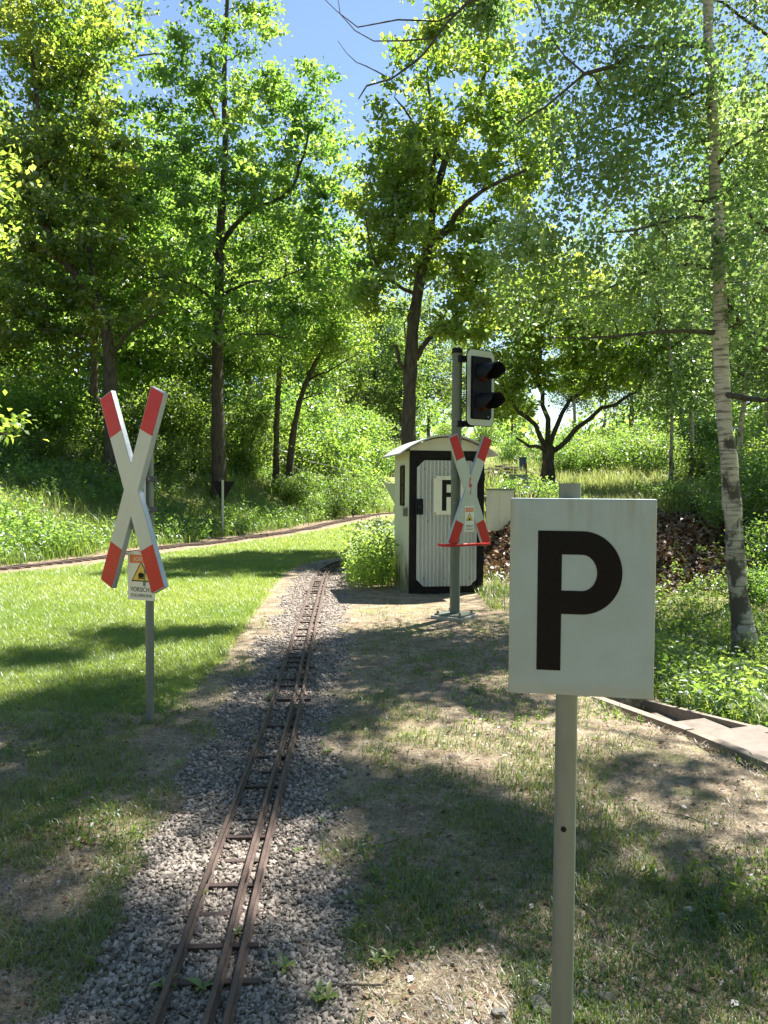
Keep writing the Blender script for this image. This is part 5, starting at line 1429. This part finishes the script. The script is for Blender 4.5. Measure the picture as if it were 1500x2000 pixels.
for k, (px, py) in enumerate(((580, 1672), (463, 1835), (395, 1760), (556, 1900), (620, 1965), (640, 1968), (395, 1945), (322, 1940), (1000 - 345, 1585), (628, 1610), (498, 1450), (640, 1475), (350, 1500), (620, 1260), (525, 1365), (700, 1820), (735, 1890), (760, 1880))):
    gq = px_ground(px, py, 1.3, 12)
    pr_ = protos[k % 2]
    o = pr_ if k < 2 else copy_tree(pr_)
    o.location = tuple(gq + [0, 0, .012]); o.rotation_euler = (0, 0, random.uniform(0, 6)); o.scale = (random.uniform(.7, 1.25),) * 3
def stone(px, py, r, label, mat, group=None, seed=0):
    g = np.random.default_rng(seed); gq = px_ground(px, py, 1.3, 12)
    an = unit(g.normal(size=(1, 3)))
    import bmesh
    bm = bmesh.new(); bmesh.ops.create_icosphere(bm, subdivisions=2, radius=1.0)
    for v in bm.verts:
        co = np.array(v.co); kk = 1 + .22 * math.sin(3 * co[0] + seed) + .18 * math.cos(4 * co[1] + 2 * seed) + .1 * math.sin(5 * co[2] + co[0] * 3)
        v.co = Vector((co[0] * kk * 1.15, co[1] * kk * .85, max(co[2], -.5) * kk * .62)) * r
    me = bpy.data.meshes.new('stone'); bm.to_mesh(me); bm.free()
    o = link('stone', me, mat, None, gq + [0, 0, r * .25]); o.rotation_euler = (0, 0, seed)
    tag(o, label, 'stone', group)
stone(1405, 1797, .024, 'pale cream stone lying alone on the turf', M_PALESTONE, seed=1)
stone(1345, 1785, .022, 'dull grey stone half sunk in turf next to the pale stone', M_CONC, seed=2)
M_GREYSTONE = painted('grey_stone', (0.16, 0.145, 0.13), 0.9, (0.08, 0.07, 0.06), 0.6, 25, 0, (1, 1, 1), 0.5)
for k, (px, py, r) in enumerate(((1040, 1928, .02), (1062, 1945, .026), (1052, 1975, .03), (1180, 1958, .024), (1140, 1945, .016), (975, 1985, .022), (1000, 1925, .014), (1090, 1915, .018))):
    stone(px, py, r, 'grey stone in the bare patch at the foot of the P board post', M_GREYSTONE, 'stones at the foot of the P board', seed=3 + k)

M_TWIG = barkmat('twig_bark', (0.05, 0.04, 0.03), (0.2, 0.165, 0.12), 20)
for k, (px, py) in enumerate(((1240, 1860), (920, 1835), (760, 1650), (1130, 1770), (880, 1500), (330, 1700), (150, 1640), (1420, 1700), (670, 1930), (1010, 1880), (840, 1760), (90, 1860), (1330, 1600), (720, 1720))):
    q = px_ground(px, py, 1.3, 12); a = random.uniform(0, 3.14); L_ = random.uniform(.05, .13)
    o_ = [(-L_ * math.cos(a), -L_ * math.sin(a), .006), (0.2 * L_ * math.sin(a), -.1 * L_, .012), (L_ * .8 * math.cos(a + .2), L_ * .8 * math.sin(a + .2), .007)]
    t_ = MB().tube(o_, [.0035, .003, .0015], 6); t_.tube([o_[1], (o_[1][0] + L_ * .4 * math.cos(a + .9), o_[1][1] + L_ * .4 * math.sin(a + .9), .012)], [.002, .001], 5)
    tag(t_.build('fallen_twig', M_TWIG, None, True, loc=q), 'small dry forked twig lying on the turf', 'twig', 'twigs on the turf')

# ------------------------------------------------------------------ wire fence in the woods and a roof beyond it
A = px_ground(300, 925, 18, 40); 
fe = empty('wire_fence', foot(300, 28.0), 0, 'dark wire fence running through the woods behind the bank', 'fence')
fb = np.array(fe.location)
pts = [foot(px, 28.0 + 1.2 * k_ / 6) for k_, px in enumerate((120, 235, 360, 475, 590, 690))]
for p_ in pts: MB().cyl(p_ - fb - [0, 0, .2], p_ - fb + [0, 0, 1.75], .03, 8).build('post', M_DARKSTEEL, fe, True)
for hz in (.25, .75, 1.25, 1.7):
    MB().tube([p_ - fb + [0, 0, hz] for p_ in pts], .006, 4, False).build('wire', M_DARKSTEEL, fe)
Y = 44.0; b = foot(485, Y); z_ = CAM_H + ray(485, 830)[2] * Y
hu = empty('forest_hut', b, R(20), 'small pale roofed hut glimpsed through the woods', 'hut')
hh = z_ - b[2] - .4
MB().box(-1.0, 1.0, -1.0, 1.0, -.3, hh).build('wall', M_WOOD, hu)
MB().add([(-1.3, -1.3, hh + .001), (1.3, -1.3, hh + .001), (1.3, 1.3, hh + .001), (-1.3, 1.3, hh + .001), (0, 0, hh + .75)], [(3, 2, 1, 0), (0, 1, 4), (1, 2, 4), (2, 3, 4), (3, 0, 4)]).build('roof', M_TILE, hu)
